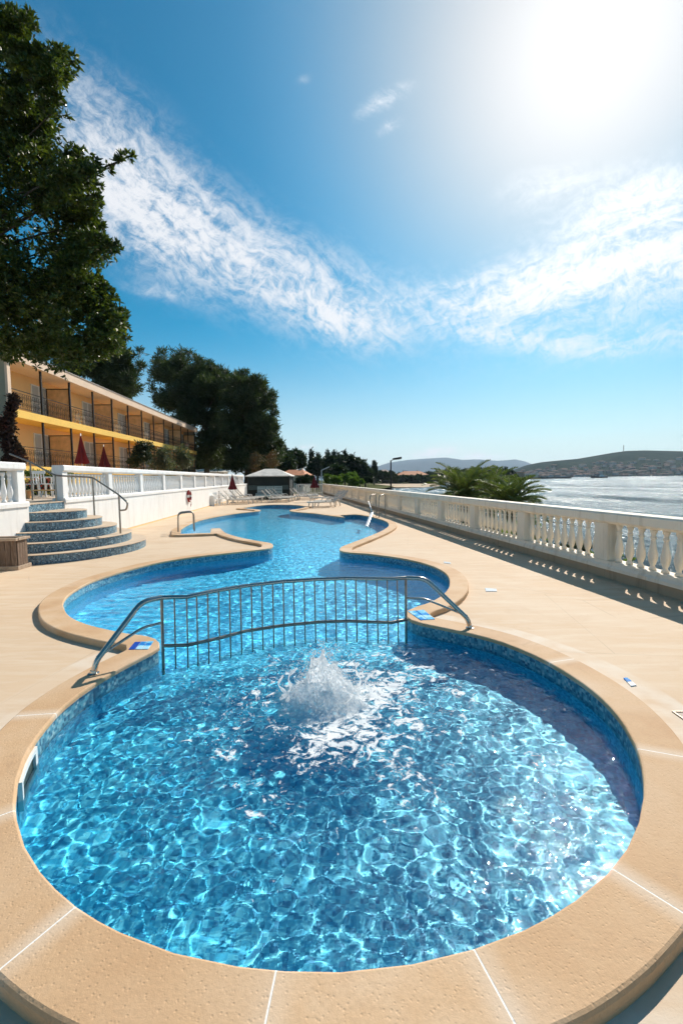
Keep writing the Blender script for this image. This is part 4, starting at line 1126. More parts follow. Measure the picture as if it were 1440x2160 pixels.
for y_, e in edge + [(y9 + 12, e9 - 14) for y9, e9 in edge]:      # leafy sprigs standing out of the outline
    for _ in range(3):
        Yd = rnd.uniform(12.4, 15); a9 = rnd.uniform(-.3, 1.2); x9, y9 = e - rnd.uniform(25, 60), y_ + rnd.uniform(-16, 16)
        for k9 in range(4):
            p = at(x9, y9, Yd); blobs.append((p.x, p.y, p.z, .20 - .033 * k9)); x9 += math.cos(a9) * 11; y9 -= math.sin(a9) * 11
for x_ in (-20, 10, 30, 60, 80, 100, 125, 145, 165, 190, 210, 235):
    p = at(x_, 738 - abs(x_ - 60) * .04 + rnd.uniform(-12, 12), rnd.uniform(13, 15)); blobs.append((p.x, p.y, p.z, .45))
for (px_, py_) in ((228, 352), (248, 343), (262, 335), (276, 328), (150, 118), (158, 128)):
    p = at(px_, py_, 13.5); blobs.append((p.x, p.y, p.z, .13))
Bo = [(x_ - BT.x, y_ - BT.y, z_ - BT.z, r) for x_, y_, z_, r in blobs]
# rosettes of leaves
C = []; D = []; Ln = []; Wd = []
for (x_, y_, z_, r) in Bo:
    n = max(7, int(80 * (r / .6) ** 2))
    d = unit(RNG.normal(size=(n, 3))); p = d * r * (RNG.random((n, 1)) ** .4) * (1 + .12 * RNG.normal(size=(n, 1))) + [x_, y_, z_]
    ax = unit(d * .7 + [0, -.1, .45] + RNG.normal(size=(n, 3)) * .35)
    for k in range(8):
        o = unit(np.cross(ax, RNG.normal(size=(n, 3)))); q = unit(ax * RNG.uniform(.2, .9) + o * .9)
        C.append(p); D.append(q); Ln.append(RNG.uniform(.12, .21, n)); Wd.append(RNG.uniform(.045, .075, n))
V_, Q_ = leaf_quads(np.vstack(C), np.vstack(D), np.concatenate(Ln), np.concatenate(Wd))
np_mesh('crown', V_, Q_, M_LEAFBIG, bt_)
tb = MB(); ptop = Vector((-.6, .3, 15.0))
tb.tube([(0, 0, -.2), (.1, .05, 2.5), (-.1, .2, 6), (-.3, .25, 10), ptop], [.42, .34, .26, .17, .06], 10)
for i, (x_, y_, z_, r) in enumerate(Bo):
    if (i % 4 == 0 and z_ > 7.5 and r > .25) or abs(r - .13) < 1e-6:
        zz = max(1.8, min(14, z_ - .6 - abs(x_) * .35)); k = zz / 15
        limb(tb, (-.6 * k + .05, .25 * k, zz), (x_, y_, z_), .075 * (1.2 - k * .6) if r > .2 else .03, .012, .10, 6, 6)
tb.build('trunk', M_BARK, bt_, True, angle=70)

def tree(name, label, cat, base, blobs, tufts, per, ln, wd, m, trunk_r=.2, group=None, squash=.85, shell=.5, lean=(0, 0), upb=.25, limbs=6):
    """blobs are world-space; base is the foot of the trunk"""
    b_ = Vector(base); t = thing(name, label, cat, b_, group=group)
    Bl = [(x_ - b_.x, y_ - b_.y, z_ - b_.z, r) for x_, y_, z_, r in blobs]
    V, Q = blob_crown(Bl, tufts, per, ln, wd, shell=shell, squash=squash, upb=upb)
    np_mesh('crown', V, Q, m, t)
    tb = MB(); zt = max(q[2] for q in Bl); cx = sum(q[0] for q in Bl) / len(Bl); cy = sum(q[1] for q in Bl) / len(Bl)
    tb.tube([(0, 0, -.3), (cx * .3 + lean[0], cy * .3, zt * .3), (cx * .8, cy * .8, zt * .65), (cx, cy, zt * .95)], [trunk_r, trunk_r * .8, trunk_r * .5, trunk_r * .15], 8)
    for q in random.Random(5).sample(Bl, min(limbs, len(Bl))):
        limb(tb, (cx * .5, cy * .5, min(zt * .6, max(q[2] * .6, .1))), q[:3], trunk_r * .35, trunk_r * .08, .1, 5, 5)
    tb.build('trunk', M_BARK, t, True, angle=70)
    return t
def pxblobs(spec, Yc, dY, rs):
    """spec: (px, py, r_px) on the picture, thickness dY round Yc"""
    out = []
    for (px_, py_, rp) in spec:
        Yd = Yc + RNG.uniform(-dY, dY); p = at(px_, py_, Yd); out.append((p.x, p.y, p.z, rp * Yd / FPX * rs))
    return out
def fringe(outline_pts, step, r0, r1, seed):
    r_ = random.Random(seed); out = []
    for (a, b_) in zip(outline_pts, outline_pts[1:] + outline_pts[:1]):
        L = math.dist(a, b_)
        for k in range(max(1, int(L / step))):
            t = (k + r_.random()) / max(1, int(L / step)); out.append((a[0] + (b_[0] - a[0]) * t + r_.uniform(-6, 4), a[1] + (b_[1] - a[1]) * t + r_.uniform(-6, 6), r_.uniform(r0, r1)))
    return out
def fill(outline_pts, n, rmin, rmax, seed):
    """random discs inside a polygon given in picture pixels"""
    r_ = random.Random(seed); xs = [p[0] for p in outline_pts]; ys = [p[1] for p in outline_pts]; out = []
    def ins(x_, y_):
        c = False; j = len(outline_pts) - 1
        for i in range(len(outline_pts)):
            xi, yi = outline_pts[i]; xj, yj = outline_pts[j]
            if (yi > y_) != (yj > y_) and x_ < (xj - xi) * (y_ - yi) / (yj - yi) + xi: c = not c
            j = i
        return c
    while len(out) < n:
        x_, y_ = r_.uniform(min(xs), max(xs)), r_.uniform(min(ys), max(ys)); r = r_.uniform(rmin, rmax)
        if all(ins(x_ + r * .8 * math.cos(a), y_ + r * .8 * math.sin(a)) for a in (0, 1.57, 3.14, 4.71)): out.append((x_, y_, r))
    return out
# pines behind the hotel
P1 = [(120, 770), (170, 735), (215, 742), (240, 726), (262, 745), (292, 750), (298, 768), (280, 795), (290, 822), (270, 842), (200, 800), (120, 775)]
p = at(215, 1000, 48)
tree('pine_tree', 'dark pine rising behind the hotel roof, its tips below the broad leaved tree', 'tree', (p.x, p.y, 1.2), pxblobs(fill(P1, 34, 12, 24, 1) + fringe(P1, 13, 4, 9, 11), 47, 2.5, 1.0), 4600, 9, .55, .085, M_PINE, .35, squash=.8, shell=.3, upb=.5)
P2 = [(322, 800), (334, 765), (345, 738), (380, 748), (400, 745), (440, 770), (470, 785), (500, 815), (495, 900), (480, 960), (440, 985), (415, 960), (400, 900), (345, 855), (322, 830)]
p = at(432, 1000, 66)
tree('pine_tree', 'large dark pine with a leaning trunk beyond the far end of the hotel', 'tree', (p.x, p.y, 1.0), pxblobs(fill(P2, 74, 11, 26, 2) + fringe(P2, 11, 4, 9, 12), 66, 4, 1.0), 11000, 9, .62, .10, M_PINE, .42, squash=.8, shell=.3, lean=(1.0, 0), upb=.5)
P3 = [(470, 800), (505, 790), (540, 798), (565, 820), (578, 855), (580, 900), (585, 940), (590, 975), (560, 990), (490, 985), (475, 920)]
p = at(520, 1000, 60)
tree('pine_tree', 'large rounded dark pine right of the leaning one, above the white pavilion', 'tree', (p.x, p.y, .5), pxblobs(fill(P3, 64, 11, 25, 4) + fringe(P3, 11, 4, 9, 13), 60, 4, 1.0), 10000, 9, .58, .10, M_PINE, .38, squash=.8, shell=.3, upb=.5)
# dark understorey between the pine trunks
for k, (px_, py_, w_, h_, Yd) in enumerate(((475, 970, 60, 46, 74), (425, 978, 40, 26, 78), (545, 985, 50, 34, 66))):
    sp = fill([(px_ - w_ / 2, py_ + h_ / 2), (px_ - w_ / 2, py_ - h_ * .2), (px_, py_ - h_ / 2), (px_ + w_ / 2, py_ - h_ * .2), (px_ + w_ / 2, py_ + h_ / 2)], 14, h_ * .16, h_ * .28, 90 + k); q = at(px_, 1000, Yd)
    tree('undergrowth_bush', ['dark bush filling the gap between the two large pine trunks', 'dark bush left of the leaning pine trunk beyond the hotel', 'dark bush behind the pavilion roof at the foot of the right pine'][k], 'bush', (q.x, q.y, 0), pxblobs(sp, Yd, 1.5, 1.0), 1500, 7, .5, .16, M_PINE, .12, 'dark bushes under the pines', shell=.25, limbs=4)
# shrubs and small trees on the terrace
def simple(px_, py_, Yd, h_px, w_px, name, label, m, z0=1.2, tufts=500, per=6, ln=.22, wd=.07, group=None, nb=7, cat='tree', tr=.06):
    p = at(px_, 1000, Yd); spec = []
    for i in range(nb):
        spec.append((px_ + RNG.uniform(-.5, .5) * w_px * .7, py_ + RNG.uniform(-.5, .5) * h_px * .7, min(w_px, h_px) * RNG.uniform(.22, .38)))
    return tree(name, label, cat, (p.x, p.y, z0), pxblobs(spec, Yd, w_px * Yd / FPX * .3, 1.0), tufts, per, ln, wd, m, tr, group, squash=.9, shell=.2, limbs=4)
simple(298, 958, 33, 50, 42, 'small_tree', 'small dark round tree in front of the hotel ground floor, leftmost of three', M_ROUND, group='small trees in front of the hotel')
simple(348, 962, 37, 56, 48, 'small_tree', 'grey green olive tree in front of the hotel, middle of three', M_OLIVEL, group='small trees in front of the hotel')
simple(388, 962, 41, 62, 46, 'small_tree', 'loose dusty green tree at the far end of the hotel, rightmost of three', M_OLIVEL, group='small trees in front of the hotel')
simple(560, 975, 52, 40, 66, 'small_tree', 'dusty tree with a reddish tinge behind the pavilion roof', m_leaf('russet_foliage', (.05, .05, .02), (.10, .08, .04), (.26, .10, .06), None, .2, .6, .8), z0=.3)
simple(150, 998, 19, 26, 60, 'flower_bed_plant', 'pale leafy plant by the terrace opening behind the steps', M_BUSH, cat='plant', tufts=300, ln=.12, wd=.05, nb=6, tr=.02) if False else None
# climber on the hotel corner
cb = [];
for i in range(26):
    t_ = i / 25; q = at(22 + 9 * math.sin(t_ * 9) + RNG.uniform(-8, 8), 985 - t_ * 150, 22.6); cb.append((q.x, q.y, q.z, RNG.uniform(.20, .36) * (1.15 - .5 * t_)))
q = at(24, 1000, 22.6)
tree('climbing_plant', 'dark reddish climbing plant on the near corner of the hotel', 'plant', (q.x, q.y, 1.2), cb, 1500, 5, .16, .09, m_leaf('purple_climber', (.02, .02, .012), (.05, .03, .025), (.12, .04, .04), None, .15, .6, 1.5), .06, shell=.2)

# far cypresses and round trees beyond the deck
k = 0
for (px_, pt, pb, wpx, Yd) in ((601, 944, 1000, 9, 110), (657, 950, 1005, 6, 140), (671, 958, 1005, 6, 140), (692, 951, 1005, 9, 150), (704, 952, 1005, 7, 146), (714, 957, 1005, 7, 152), (727, 951, 1005, 11, 148), (738, 962, 1005, 8, 150), (789, 973, 1005, 9, 190)):
    h = pb - pt; sp = []
    for i in range(9):
        t_ = i / 8; sp.append((px_ + RNG.uniform(-.8, .8), pb - h * (.12 + .84 * t_), wpx * .5 * (1 - t_) ** .55 + 1.2))
    q = at(px_, 1005, Yd)
    which = ['leftmost cypress, just right of the big pines', 'tall thin cypress left of the far wood', 'short cypress beside the tall thin one', 'cypress of the middle pair, left', 'cypress of the middle pair, right', 'cypress in the gap of the far wood', 'broadest tall cypress of the far wood', 'low cypress at the right of the far wood', 'lone dark cypress right of the far wood by the white town houses'][k]
    tree('cypress_tree', which, 'cypress', (q.x, q.y, -1), pxblobs(sp, Yd, .3, 1.0), 420, 5, .9, .25, M_CYP, .25, 'cypresses beyond the pool deck', squash=1.5, shell=.3, upb=1.2, limbs=2); k += 1
k = 0
RT = [(622, 968, 46, 44, 118), (600, 975, 40, 40, 105), (668, 985, 40, 36, 138), (690, 985, 44, 44, 142), (712, 985, 46, 48, 146), (735, 985, 50, 50, 150), (758, 985, 42, 42, 152), (770, 1000, 30, 24, 150), (712, 996, 40, 22, 112), (805, 1003, 36, 20, 230), (826, 1004, 30, 18, 260)]
LB = ['dark round tree behind the orange roofed house', 'dusky tree at the right foot of the big pines', 'dark round tree at the left end of the far wood', 'dark tree below the tall thin cypress', 'dark tree in the middle of the far wood', 'broad dark tree right of the middle of the far wood', 'rounded dark tree at the right end of the far wood', 'low dark tree at the foot of the right end of the far wood',
      'olive green umbrella shaped tree in front of the far wood', 'low dusty tree left of the black lamp', 'low dusty tree below the white town houses']
for (px_, py_, w_, h_, Yd) in RT:
    sp = fill([(px_ - w_ / 2, py_ + h_ / 2), (px_ - w_ / 2, py_ - h_ * .1), (px_ - w_ * .25, py_ - h_ * .42), (px_, py_ - h_ / 2), (px_ + w_ * .25, py_ - h_ * .42), (px_ + w_ / 2, py_ - h_ * .1), (px_ + w_ / 2, py_ + h_ / 2)], 16, min(w_, h_) * .16, min(w_, h_) * .3, 40 + k)
    q = at(px_, 1005, Yd)
    tree('round_tree', LB[k], 'tree', (q.x, q.y, -1), pxblobs(sp, Yd, 2, 1.0), 1100, 6, .95, .4, M_ROUND, .3, 'round trees beyond the pool deck', shell=.3, limbs=4); k += 1
k = 0
BLB = ['light green shrub just right of the grey lamp', 'light green shrub left of the middle behind the wall end', 'bright green shrub in the middle of the row behind the wall end', 'brightest yellow green shrub behind the wall end', 'light green shrub right of the brightest one', 'dull green shrub at the right end of the row', 'dark hedge behind the white picket fence']
for (px_, py_, w_, h_, Yd) in ((690, 1010, 26, 18, 66), (706, 1012, 28, 18, 62), (727, 1009, 30, 20, 70), (752, 1015, 34, 16, 60), (742, 1003, 24, 20, 82), (775, 1012, 30, 12, 84), (645, 1012, 44, 20, 62)):
    sp = fill([(px_ - w_ / 2, py_ + h_ / 2), (px_ - w_ * .4, py_ - h_ * .3), (px_, py_ - h_ / 2), (px_ + w_ * .4, py_ - h_ * .3), (px_ + w_ / 2, py_ + h_ / 2)], 10, h_ * .18, h_ * .3, 70 + k)
    q = at(px_, 1005, Yd)
    tree('shrub', BLB[k], 'shrub', (q.x, q.y, -1), pxblobs(sp, Yd, .8, 1.0), 800, 6, .28, .10, M_BUSH if k < 5 else M_ROUND, .05, 'shrubs behind the end of the sea wall', shell=.25, limbs=3); k += 1
# shoreline trees in front of the mountains
FT_ = [(850, 1004, 40, 14), (905, 1003, 34, 18), (925, 1001, 30, 22), (945, 999, 30, 24), (965, 1000, 34, 22), (990, 999, 34, 22), (1015, 999, 34, 22), (1040, 998, 34, 22), (1062, 998, 30, 20), (1078, 1000, 24, 14), (870, 1006, 40, 10), (885, 1006, 30, 12), (785, 1008, 30, 12), (805, 1009, 34, 12), (828, 1010, 34, 11), (848, 1010, 34, 11), (868, 1011, 34, 10), (890, 1010, 34, 12), (910, 1010, 30, 12)]
for k, (px_, py_, w_, h_) in enumerate(FT_):
    Yd = (420 if k < 12 else 345) + 13 * (k % 4)
    sp = fill([(px_ - w_ / 2, py_ + h_ / 2), (px_ - w_ * .4, py_ - h_ * .3), (px_, py_ - h_ / 2), (px_ + w_ * .4, py_ - h_ * .3), (px_ + w_ / 2, py_ + h_ / 2)], 10, h_ * .18, h_ * .32, 170 + k)
    q = at(px_, 1005, Yd)
    tree('shore_tree', 'dusty green tree on the far shore below the mountains', 'tree', (q.x, q.y, -2.6), pxblobs(sp, Yd, 3, 1.0), 420, 5, 2.2, 1.1, M_ROUND, .5, 'trees along the far shore', shell=.3, limbs=2)
# shrubs just outside the sea wall
for k, (yy, z_, r) in enumerate(((5.2, -.25, .5), (6.1, -.15, .5), (7.0, -.15, .55), (8.4, -.1, .5), (9.6, -.05, .55), (11.4, .1, .6), (13.2, .25, .6))):
    x_ = rx(yy) + .75
    bl_ = [(x_ + RNG.uniform(-.3, .3), yy + RNG.uniform(-.4, .4), z_ + RNG.uniform(-.3, .12), r * RNG.uniform(.5, .8)) for _ in range(6)]
    tree('seaside_shrub', ['leafy shrub glimpsed between the balusters nearest the camera', 'leafy shrub glimpsed low behind the second group of near balusters', 'leafy shrub behind the balusters left of the nearest post', 'low green shrub outside the sea wall left of the nearest post', 'dark shrub outside the sea wall between the two nearest posts', 'dark shrub outside the sea wall just right of the palms', 'dark shrub outside the sea wall below the palms'][k], 'shrub', (x_, yy, -1.6), bl_, 420, 5, .13, .05, M_BUSH if k % 2 else M_ROUND, .03, 'shrubs outside the sea wall', shell=.2, limbs=4)

# ---- palms
M_PALM = m_leaf('palm_fronds', (.06, .085, .03), (.115, .145, .048), (.22, .25, .08), (.38, .40, .11), .25, .45, .9)
M_PALMT = mat('palm_trunk', (.16, .11, .07), .9, var=.3, vscale=8, bump=.8, bscale=14)
def palm(label, px_, py_, Yd, flen, n, seed):
    r_ = random.Random(seed); c = at(px_, py_, Yd); t = thing('palm_tree', label, 'palm', (c.x, c.y, -2.9), group='palms outside the sea wall')
    o = Vector((0, 0, c.z + 2.9)); CC = []; DD = []; LL = []; WW = []; rac = MB()
    for i in range(n):
        az = i * 2.39996 + r_.uniform(-.2, .2); el = R(74) - R(88) * (i / n) ** 1.2 + R(r_.uniform(-6, 6)); L = flen * r_.uniform(.85, 1.1)
        P = [o.copy()]; e = el
        N = 14
        for s_ in range(N):
            d = Vector((math.cos(az) * math.cos(e), math.sin(az) * math.cos(e), math.sin(e))); P.append(P[-1] + d * L / N); e -= R(2.2 + 3.4 * s_ / N) * 1.15
        rac.tube(P, [.028 * (1 - .85 * k_ / N) for k_ in range(N + 1)], 4, False)
        for s_ in range(2, 60):
            u = s_ / 60 * N; j = min(int(u), N - 1); p = P[j].lerp(P[j + 1], u - j); d = (P[j + 1] - P[j]).normalized()
            sd = d.cross(Vector((0, 0, 1)));
            if sd.length < .05: sd = Vector((math.sin(az), -math.cos(az), 0))
            sd.normalize(); upv = sd.cross(d)
            ll = flen * .24 * math.sin(PI * min(1, (s_ / 60) * .85 + .13)) ** .6
            for q in (-1, 1):
                CC.append(p); v = (d * .75 + sd * q * .8 + upv * r_.uniform(.15, .45)).normalized(); DD.append(v); LL.append(ll * r_.uniform(.85, 1.1)); WW.append(.034)
    V, Q = leaf_quads(np.array([tuple(v) for v in CC]), np.array([tuple(v) for v in DD]), np.array(LL), np.array(WW))
    np_mesh('crown', V, Q, M_PALM, t); rac.build('frond_stems', mat('frond_stem', (.22, .20, .06), .6), t, True)
    MB().tube([(0, 0, -.3), (0, 0, 1.4), (0, 0, o.z - .3), (0, 0, o.z + .05)], [.26, .22, .24, .16], 10).build('trunk', M_PALMT, t, True)
palm('dark palm with upright fronds, leftmost of the palms behind the sea wall', 978, 1046, 25, 2.35, 48, 1)
palm('palm with tall upright fronds between the two outer palms behind the sea wall', 1036, 1048, 26.5, 2.25, 42, 2)
palm('yellow green palm with drooping fronds, rightmost behind the sea wall', 1074, 1066, 21.5, 1.95, 46, 3)
# ---------------------------------------------------------------- loungers, parasols, pavilion, lamps ...
M_RED = mat('red_canvas', (.26, .018, .016), .85, var=.2, vscale=4)
M_REDD = mat('dark_red_canvas', (.15, .012, .015), .85, var=.2, vscale=4)
def lounger_proto(back=38, mt=M_WHITEP, label='', group=''):
    t = thing('sun_lounger', label, 'sun lounger', (0, 0, 0), group=group)
    W2 = .32
    b_ = MB()
    for s_ in (-1, 1): b_.bar((-.30, s_ * W2, .32), (1.25, s_ * W2, .32), .04, .07)
    for k_ in range(13): b_.box((-.24 + k_ * .12, 0, .345), (.085, .60, .018))
    b_.bar((1.25, -W2, .32), (1.25, W2, .32), .05, .07)
    b_.build('seat', mt, t)
    a = R(back); b_ = MB(); d = Vector((-math.cos(a), 0, math.sin(a)))
    for s_ in (-1, 1): b_.bar((-.30, s_ * W2 * .96, .35), Vector((-.30, s_ * W2 * .96, .35)) + d * .78, .035, .06)
    for k_ in range(6):
        p = Vector((-.30, 0, .355)) + d * (.06 + k_ * .13); b_.bar(p + Vector((0, -.29, 0)), p + Vector((0, .29, 0)), .08, .02, up=(d.z, 0, -d.x))
    b_.build('backrest', mt, t)
    for x_, s_ in ((-.22, -1), (-.22, 1), (1.12, -1), (1.12, 1)):
        q = MB(); q.bar((x_, s_ * .30, .31), (x_ + (.05 if x_ > 0 else -.05), s_ * .31, .0), .06, .05); q.build('leg', mt, t)
    for s_ in (-1, 1):
        q = MB(); q.tube(arc([(-.10, s_ * .35, .32), (-.14, s_ * .35, .52), (.28, s_ * .35, .52), (.34, s_ * .35, .32)], 4, .08), .022, 6); q.build('armrest', mt, t, True)
    return t
spots = []
grp = 'white sun loungers at the far end of the pool'
M_LNG = mat('greyed_white_plastic', (.62, .58, .52), .5, var=.12, vscale=5)  # white dulled in the colour itself, for backs turned from the sun
P0 = lounger_proto(48, M_LNG, 'x', grp)
LO = [(-7.55, 31.6, 10, 'white sun lounger nearest the camera in the row along the terrace wall'), (-7.45, 32.7, 6, 'white sun lounger second in the row along the terrace wall'), (-7.35, 33.8, 12, 'white sun lounger third in the row along the terrace wall'), (-7.2, 34.9, 8, 'white sun lounger fourth in the row along the terrace wall'), (-7.3, 36.1, 10, 'white sun lounger last in the row along the terrace wall, by the pavilion'),
      (-5.0, 33.6, 9, 'white sun lounger nearest the camera in the middle group before the pavilion'), (-4.85, 34.6, 6, 'white sun lounger second in the middle group before the pavilion'), (-4.75, 35.6, 13, 'white sun lounger third in the middle group before the pavilion'), (-4.6, 36.7, 8, 'white sun lounger farthest in the middle group before the pavilion'),
      (-3.3, 37.0, 5, 'white sun lounger nearest the camera in the group before the picket fence'), (-3.2, 38.2, 9, 'white sun lounger second in the group before the picket fence'), (-3.3, 39.6, 3, 'white sun lounger third in the group before the picket fence'), (-3.4, 41.0, 5, 'white sun lounger farthest in the group before the picket fence'),
      (-2.0, 33.4, 4, 'white sun lounger alone between the middle group and right pair'),
      (-.75, 27.4, 205, 'front white sun lounger of the right pair near the sea wall'), (-.45, 28.7, 202, 'white sun lounger behind its neighbour in the right pair near the sea wall')]
for i, (x_, y_, a, lab) in enumerate(LO):
    if i == 0: P0.location = (x_, y_, .003); P0.rotation_euler = (0, 0, R(a)); P0['label'] = lab
    else: dup(P0, (x_, y_, .003), R(a), lab)
M_GG = mat('grey_green_plastic', (.52, .60, .55), .5, var=.1)
P1_ = lounger_proto(74, M_GG, 'grey green sun lounger with upright back before the dark pavilion, leftmost of three', 'grey green loungers before the pavilion')
P1_.location = (-6.75, 38.6, .003); P1_.rotation_euler = (0, 0, R(-88))
dup(P1_, (-6.05, 38.5, .003), R(-92), 'grey green sun lounger with upright back before the dark pavilion, middle of three')
dup(P1_, (-5.30, 38.6, .003), R(-86), 'grey green sun lounger with upright back before the dark pavilion, rightmost of three')

def parasol(px_, Yd, ztop, zbot, zf, label, m1, m2, rr=.22):
    c = at(px_, 1005, Yd); t = thing('closed_parasol', label, 'parasol', (c.x, c.y, zf), group='closed red parasols')
    h0, h1 = zbot - zf, ztop - zf; n = 16; b_ = MB(); vs = []; prof = [(0, h1), (.10, h1 - .12 * (h1 - h0)), (.62, h0 + .30 * (h1 - h0)), (1.0, h0 + .02), (.80, h0)]
    for r, z_ in prof:
        for k_ in range(n):
            a = 2 * PI * k_ / n; q = r * rr * (1 + .22 * (1 if k_ % 2 else -1)) + .012; vs.append((q * math.cos(a), q * math.sin(a), z_ + (.03 * (k_ % 2) if r > .7 else 0)))
    fs = [(i * n + k_, i * n + (k_ + 1) % n, (i + 1) * n + (k_ + 1) % n, (i + 1) * n + k_) for i in range(len(prof) - 1) for k_ in range(n)]
    fs.append(tuple(range(n)))
    b_.add(vs, fs).build('canopy', m1, t)
    MB().tube([(0, 0, 0), (0, 0, h1 + .06)], .022, 8).build('pole', M_WHITEP, t, True)
    MB().lathe([(.22, 0), (.22, .05), (.06, .08), (.04, .22)], seg=14).build('base', mat('concrete_base', (.42, .40, .37), .9), t, True, angle=40)
    return t
parasol(175, 21.6, 3.87, 2.50, 1.2, 'closed dark red parasol on the terrace in front of the hotel, left of two', M_RED, None, .26)
parasol(222, 28.0, 3.84, 2.52, 1.2, 'closed dark red parasol on the terrace in front of the hotel, right of two', M_REDD, None, .28)
parasol(490, 34.0, 2.12, .95, 0, 'closed red parasol among the loungers against the white terrace wall', M_REDD, None, .28)
parasol(613.5, 43.0, 2.05, .95, 0, 'thin closed red parasol at the right corner of the pavilion', M_REDD, None, .19)
parasol(663, 44.5, 2.0, .8, 0, 'bulky closed red parasol beside the picket fence', M_REDD, None, .40)
parasol(400, 60, 0, 0, 0, 'x', M_RED, None) if False else None

# pavilion
c = Vector((-6.25, 41.2, 0)); pv = thing('pavilion', 'dark netted pavilion with a low pale hip roof at the far end of the deck', 'pavilion', c)
M_NET = mat('dark_netting', (.012, .02, .018), .8, var=.3, vscale=3); M_NET2 = mat('grey_green_netting', (.07, .10, .095), .8, var=.2, vscale=3)
M_ROOFP = mat('pale_roof_sheet', (.68, .64, .57), .7, var=.25, vscale=1.6)
mb = MB(); ex, ey, ez, ap = 1.95, 1.7, 2.0, 2.62
mb.add([(-ex, -ey, ez), (ex, -ey, ez), (ex, ey, ez), (-ex, ey, ez), (-.55, 0, ap), (.55, 0, ap)], [(0, 1, 5, 4), (1, 2, 5), (2, 3, 4, 5), (3, 0, 4)])
mb.add([(-ex, -ey, ez - .07), (ex, -ey, ez - .07), (ex, ey, ez - .07), (-ex, ey, ez - .07)], [(3, 2, 1, 0)])
for a, b_ in (((-ex, -ey), (ex, -ey)), ((ex, -ey), (ex, ey)), ((ex, ey), (-ex, ey)), ((-ex, ey), (-ex, -ey))): mb.add([(a[0], a[1], ez - .07), (b_[0], b_[1], ez - .07), (b_[0], b_[1], ez), (a[0], a[1], ez)], [(0, 1, 2, 3)])
mb.build('roof', M_ROOFP, pv)
for sx in (-1, 1):
    for sy in (-1, 1): MB().box((sx * 1.78, sy * 1.52, .965), (.10, .10, 1.93)).build('post', M_IRON, pv)
MB().box((0, -1.5, 1.55), (3.44, .04, .72)).build('upper_net', M_NET, pv); MB().box((0, -1.51, .99), (3.44, .04, .38)).build('middle_net', M_NET2, pv); MB().box((0, -1.5, .40), (3.44, .04, .78)).build('lower_net', M_NET, pv)
for sx in (-1, 1): MB().box((sx * 1.76, 0, .95), (.04, 2.9, 1.88)).build('side_net', M_NET, pv)
MB().box((0, 1.5, .95), (3.44, .04, 1.88)).build('back_net', M_NET, pv)

# white picket fence
x0 = -4.35; pf = thing('picket_fence', 'white picket fence across the far end of the deck', 'fence', (x0, 45.2, 0))
b_ = MB()
for z_ in (.35, 1.12): b_.bar((0, 0, z_), (2.5, 0, z_), .05, .07)
b_.build('rails', M_WHITEP, pf)
for k_ in range(13): MB().box((k_ * 2.5 / 12, -.05, .64), (.075, .03, 1.16)).build('picket', M_WHITEP, pf)
# stacked white chairs by the wall
def chair(label, loc, rz, m=M_WHITEP, group=None):
    t = thing('plastic_chair', label, 'chair', loc, rz, group)
    MB().box((0, 0, .43), (.46, .44, .03)).build('seat', m, t, bevel=.01)
    b_ = MB(); b_.box((-.22, 0, .82), (.035, .42, .10))
    for k_ in range(5): b_.bar((-.205, -.16 + k_ * .08, .44), (-.225, -.16 + k_ * .08, .80), .035, .02)
    b_.build('backrest', m, t, bevel=.008)
    for sx in (-1, 1):
        for sy in (-1, 1): MB().bar((sx * .19, sy * .18, .42), (sx * .23, sy * .21, 0), .04, .035).build('leg', m, t)
    for sy in (-1, 1): MB().tube(arc([(-.21, sy * .23, .66), (.16, sy * .24, .66), (.19, sy * .22, .43)], 4, .06), .02, 6).build('armrest', m, t, True)
    return t
g = 'white chairs by the terrace wall at the far pool'
chair('white plastic chair by the terrace wall left of the loungers, nearer one', (-8.12, 30.3, .003), R(-20), group=g)
chair('white plastic chair by the terrace wall left of the loungers, farther one', (-7.95, 31.1, .003), R(10), group=g)
for k_, (yy, lab) in enumerate(((1.2, 'white plastic chair on the nearest upper balcony of the hotel'), (8.2, 'white plastic chair on the second upper balcony of the hotel'), (14.3, 'white plastic chair on the third upper balcony of the hotel'), (20.2, 'white plastic chair on the fourth upper balcony of the hotel'))):
    q = ho_.matrix_basis @ Vector((-.65, yy, 0)) if False else Vector((HX - .65 * math.cos(math.atan(.06)) - yy * math.sin(math.atan(.06)), HY + yy * math.cos(math.atan(.06)), 0))
    chair(lab, (q.x, q.y, S1), R(30 + 40 * k_), group='white chairs on the hotel balconies')
# bin
bn = thing('white_bin', 'white cylindrical bin against the terrace wall before the loungers', 'bin', (-8.42, 29.9, .003))
MB().lathe([(.15, 0), (.17, .6), (.175, .62)], seg=16).build('body', M_WHITEP, bn, True, angle=50); MB().lathe([(.18, .62), (.17, .68), (.08, .72)], seg=16).build('lid', M_WHITEP, bn, True, angle=50)
# terrace furniture seen above the steps
g = 'white chairs on the terrace behind the steps'
for i, (px_, Yd, a, lab) in enumerate(((66, 15.2, 40, 'left'), (88, 15.6, 100, 'middle'), (116, 15.4, 150, 'right'), (100, 17.5, 200, 'farthest'))):
    c = at(px_, 1005, Yd); chair('white plastic chair on the terrace seen above the mosaic steps, %s one' % lab, (c.x, c.y, 1.2), R(a), group=g)
c = at(96, 1005, 14.3); bn2 = thing('wooden_bench', 'low sunlit wooden bench across the top of the mosaic steps', 'bench', (c.x, c.y, 1.2), R(8))
b_ = MB(); M_YW = mat('yellow_wood', (.60, .36, .14), .6, var=.2, vscale=6)
for k_ in range(3): b_.box((0, -.14 + .14 * k_, .24), (1.15, .12, .035))
b_.build('seat', M_YW, bn2)
for s_ in (-1, 1): MB().box((s_ * .5, 0, .11), (.07, .36, .22)).build('leg', M_YW, bn2)
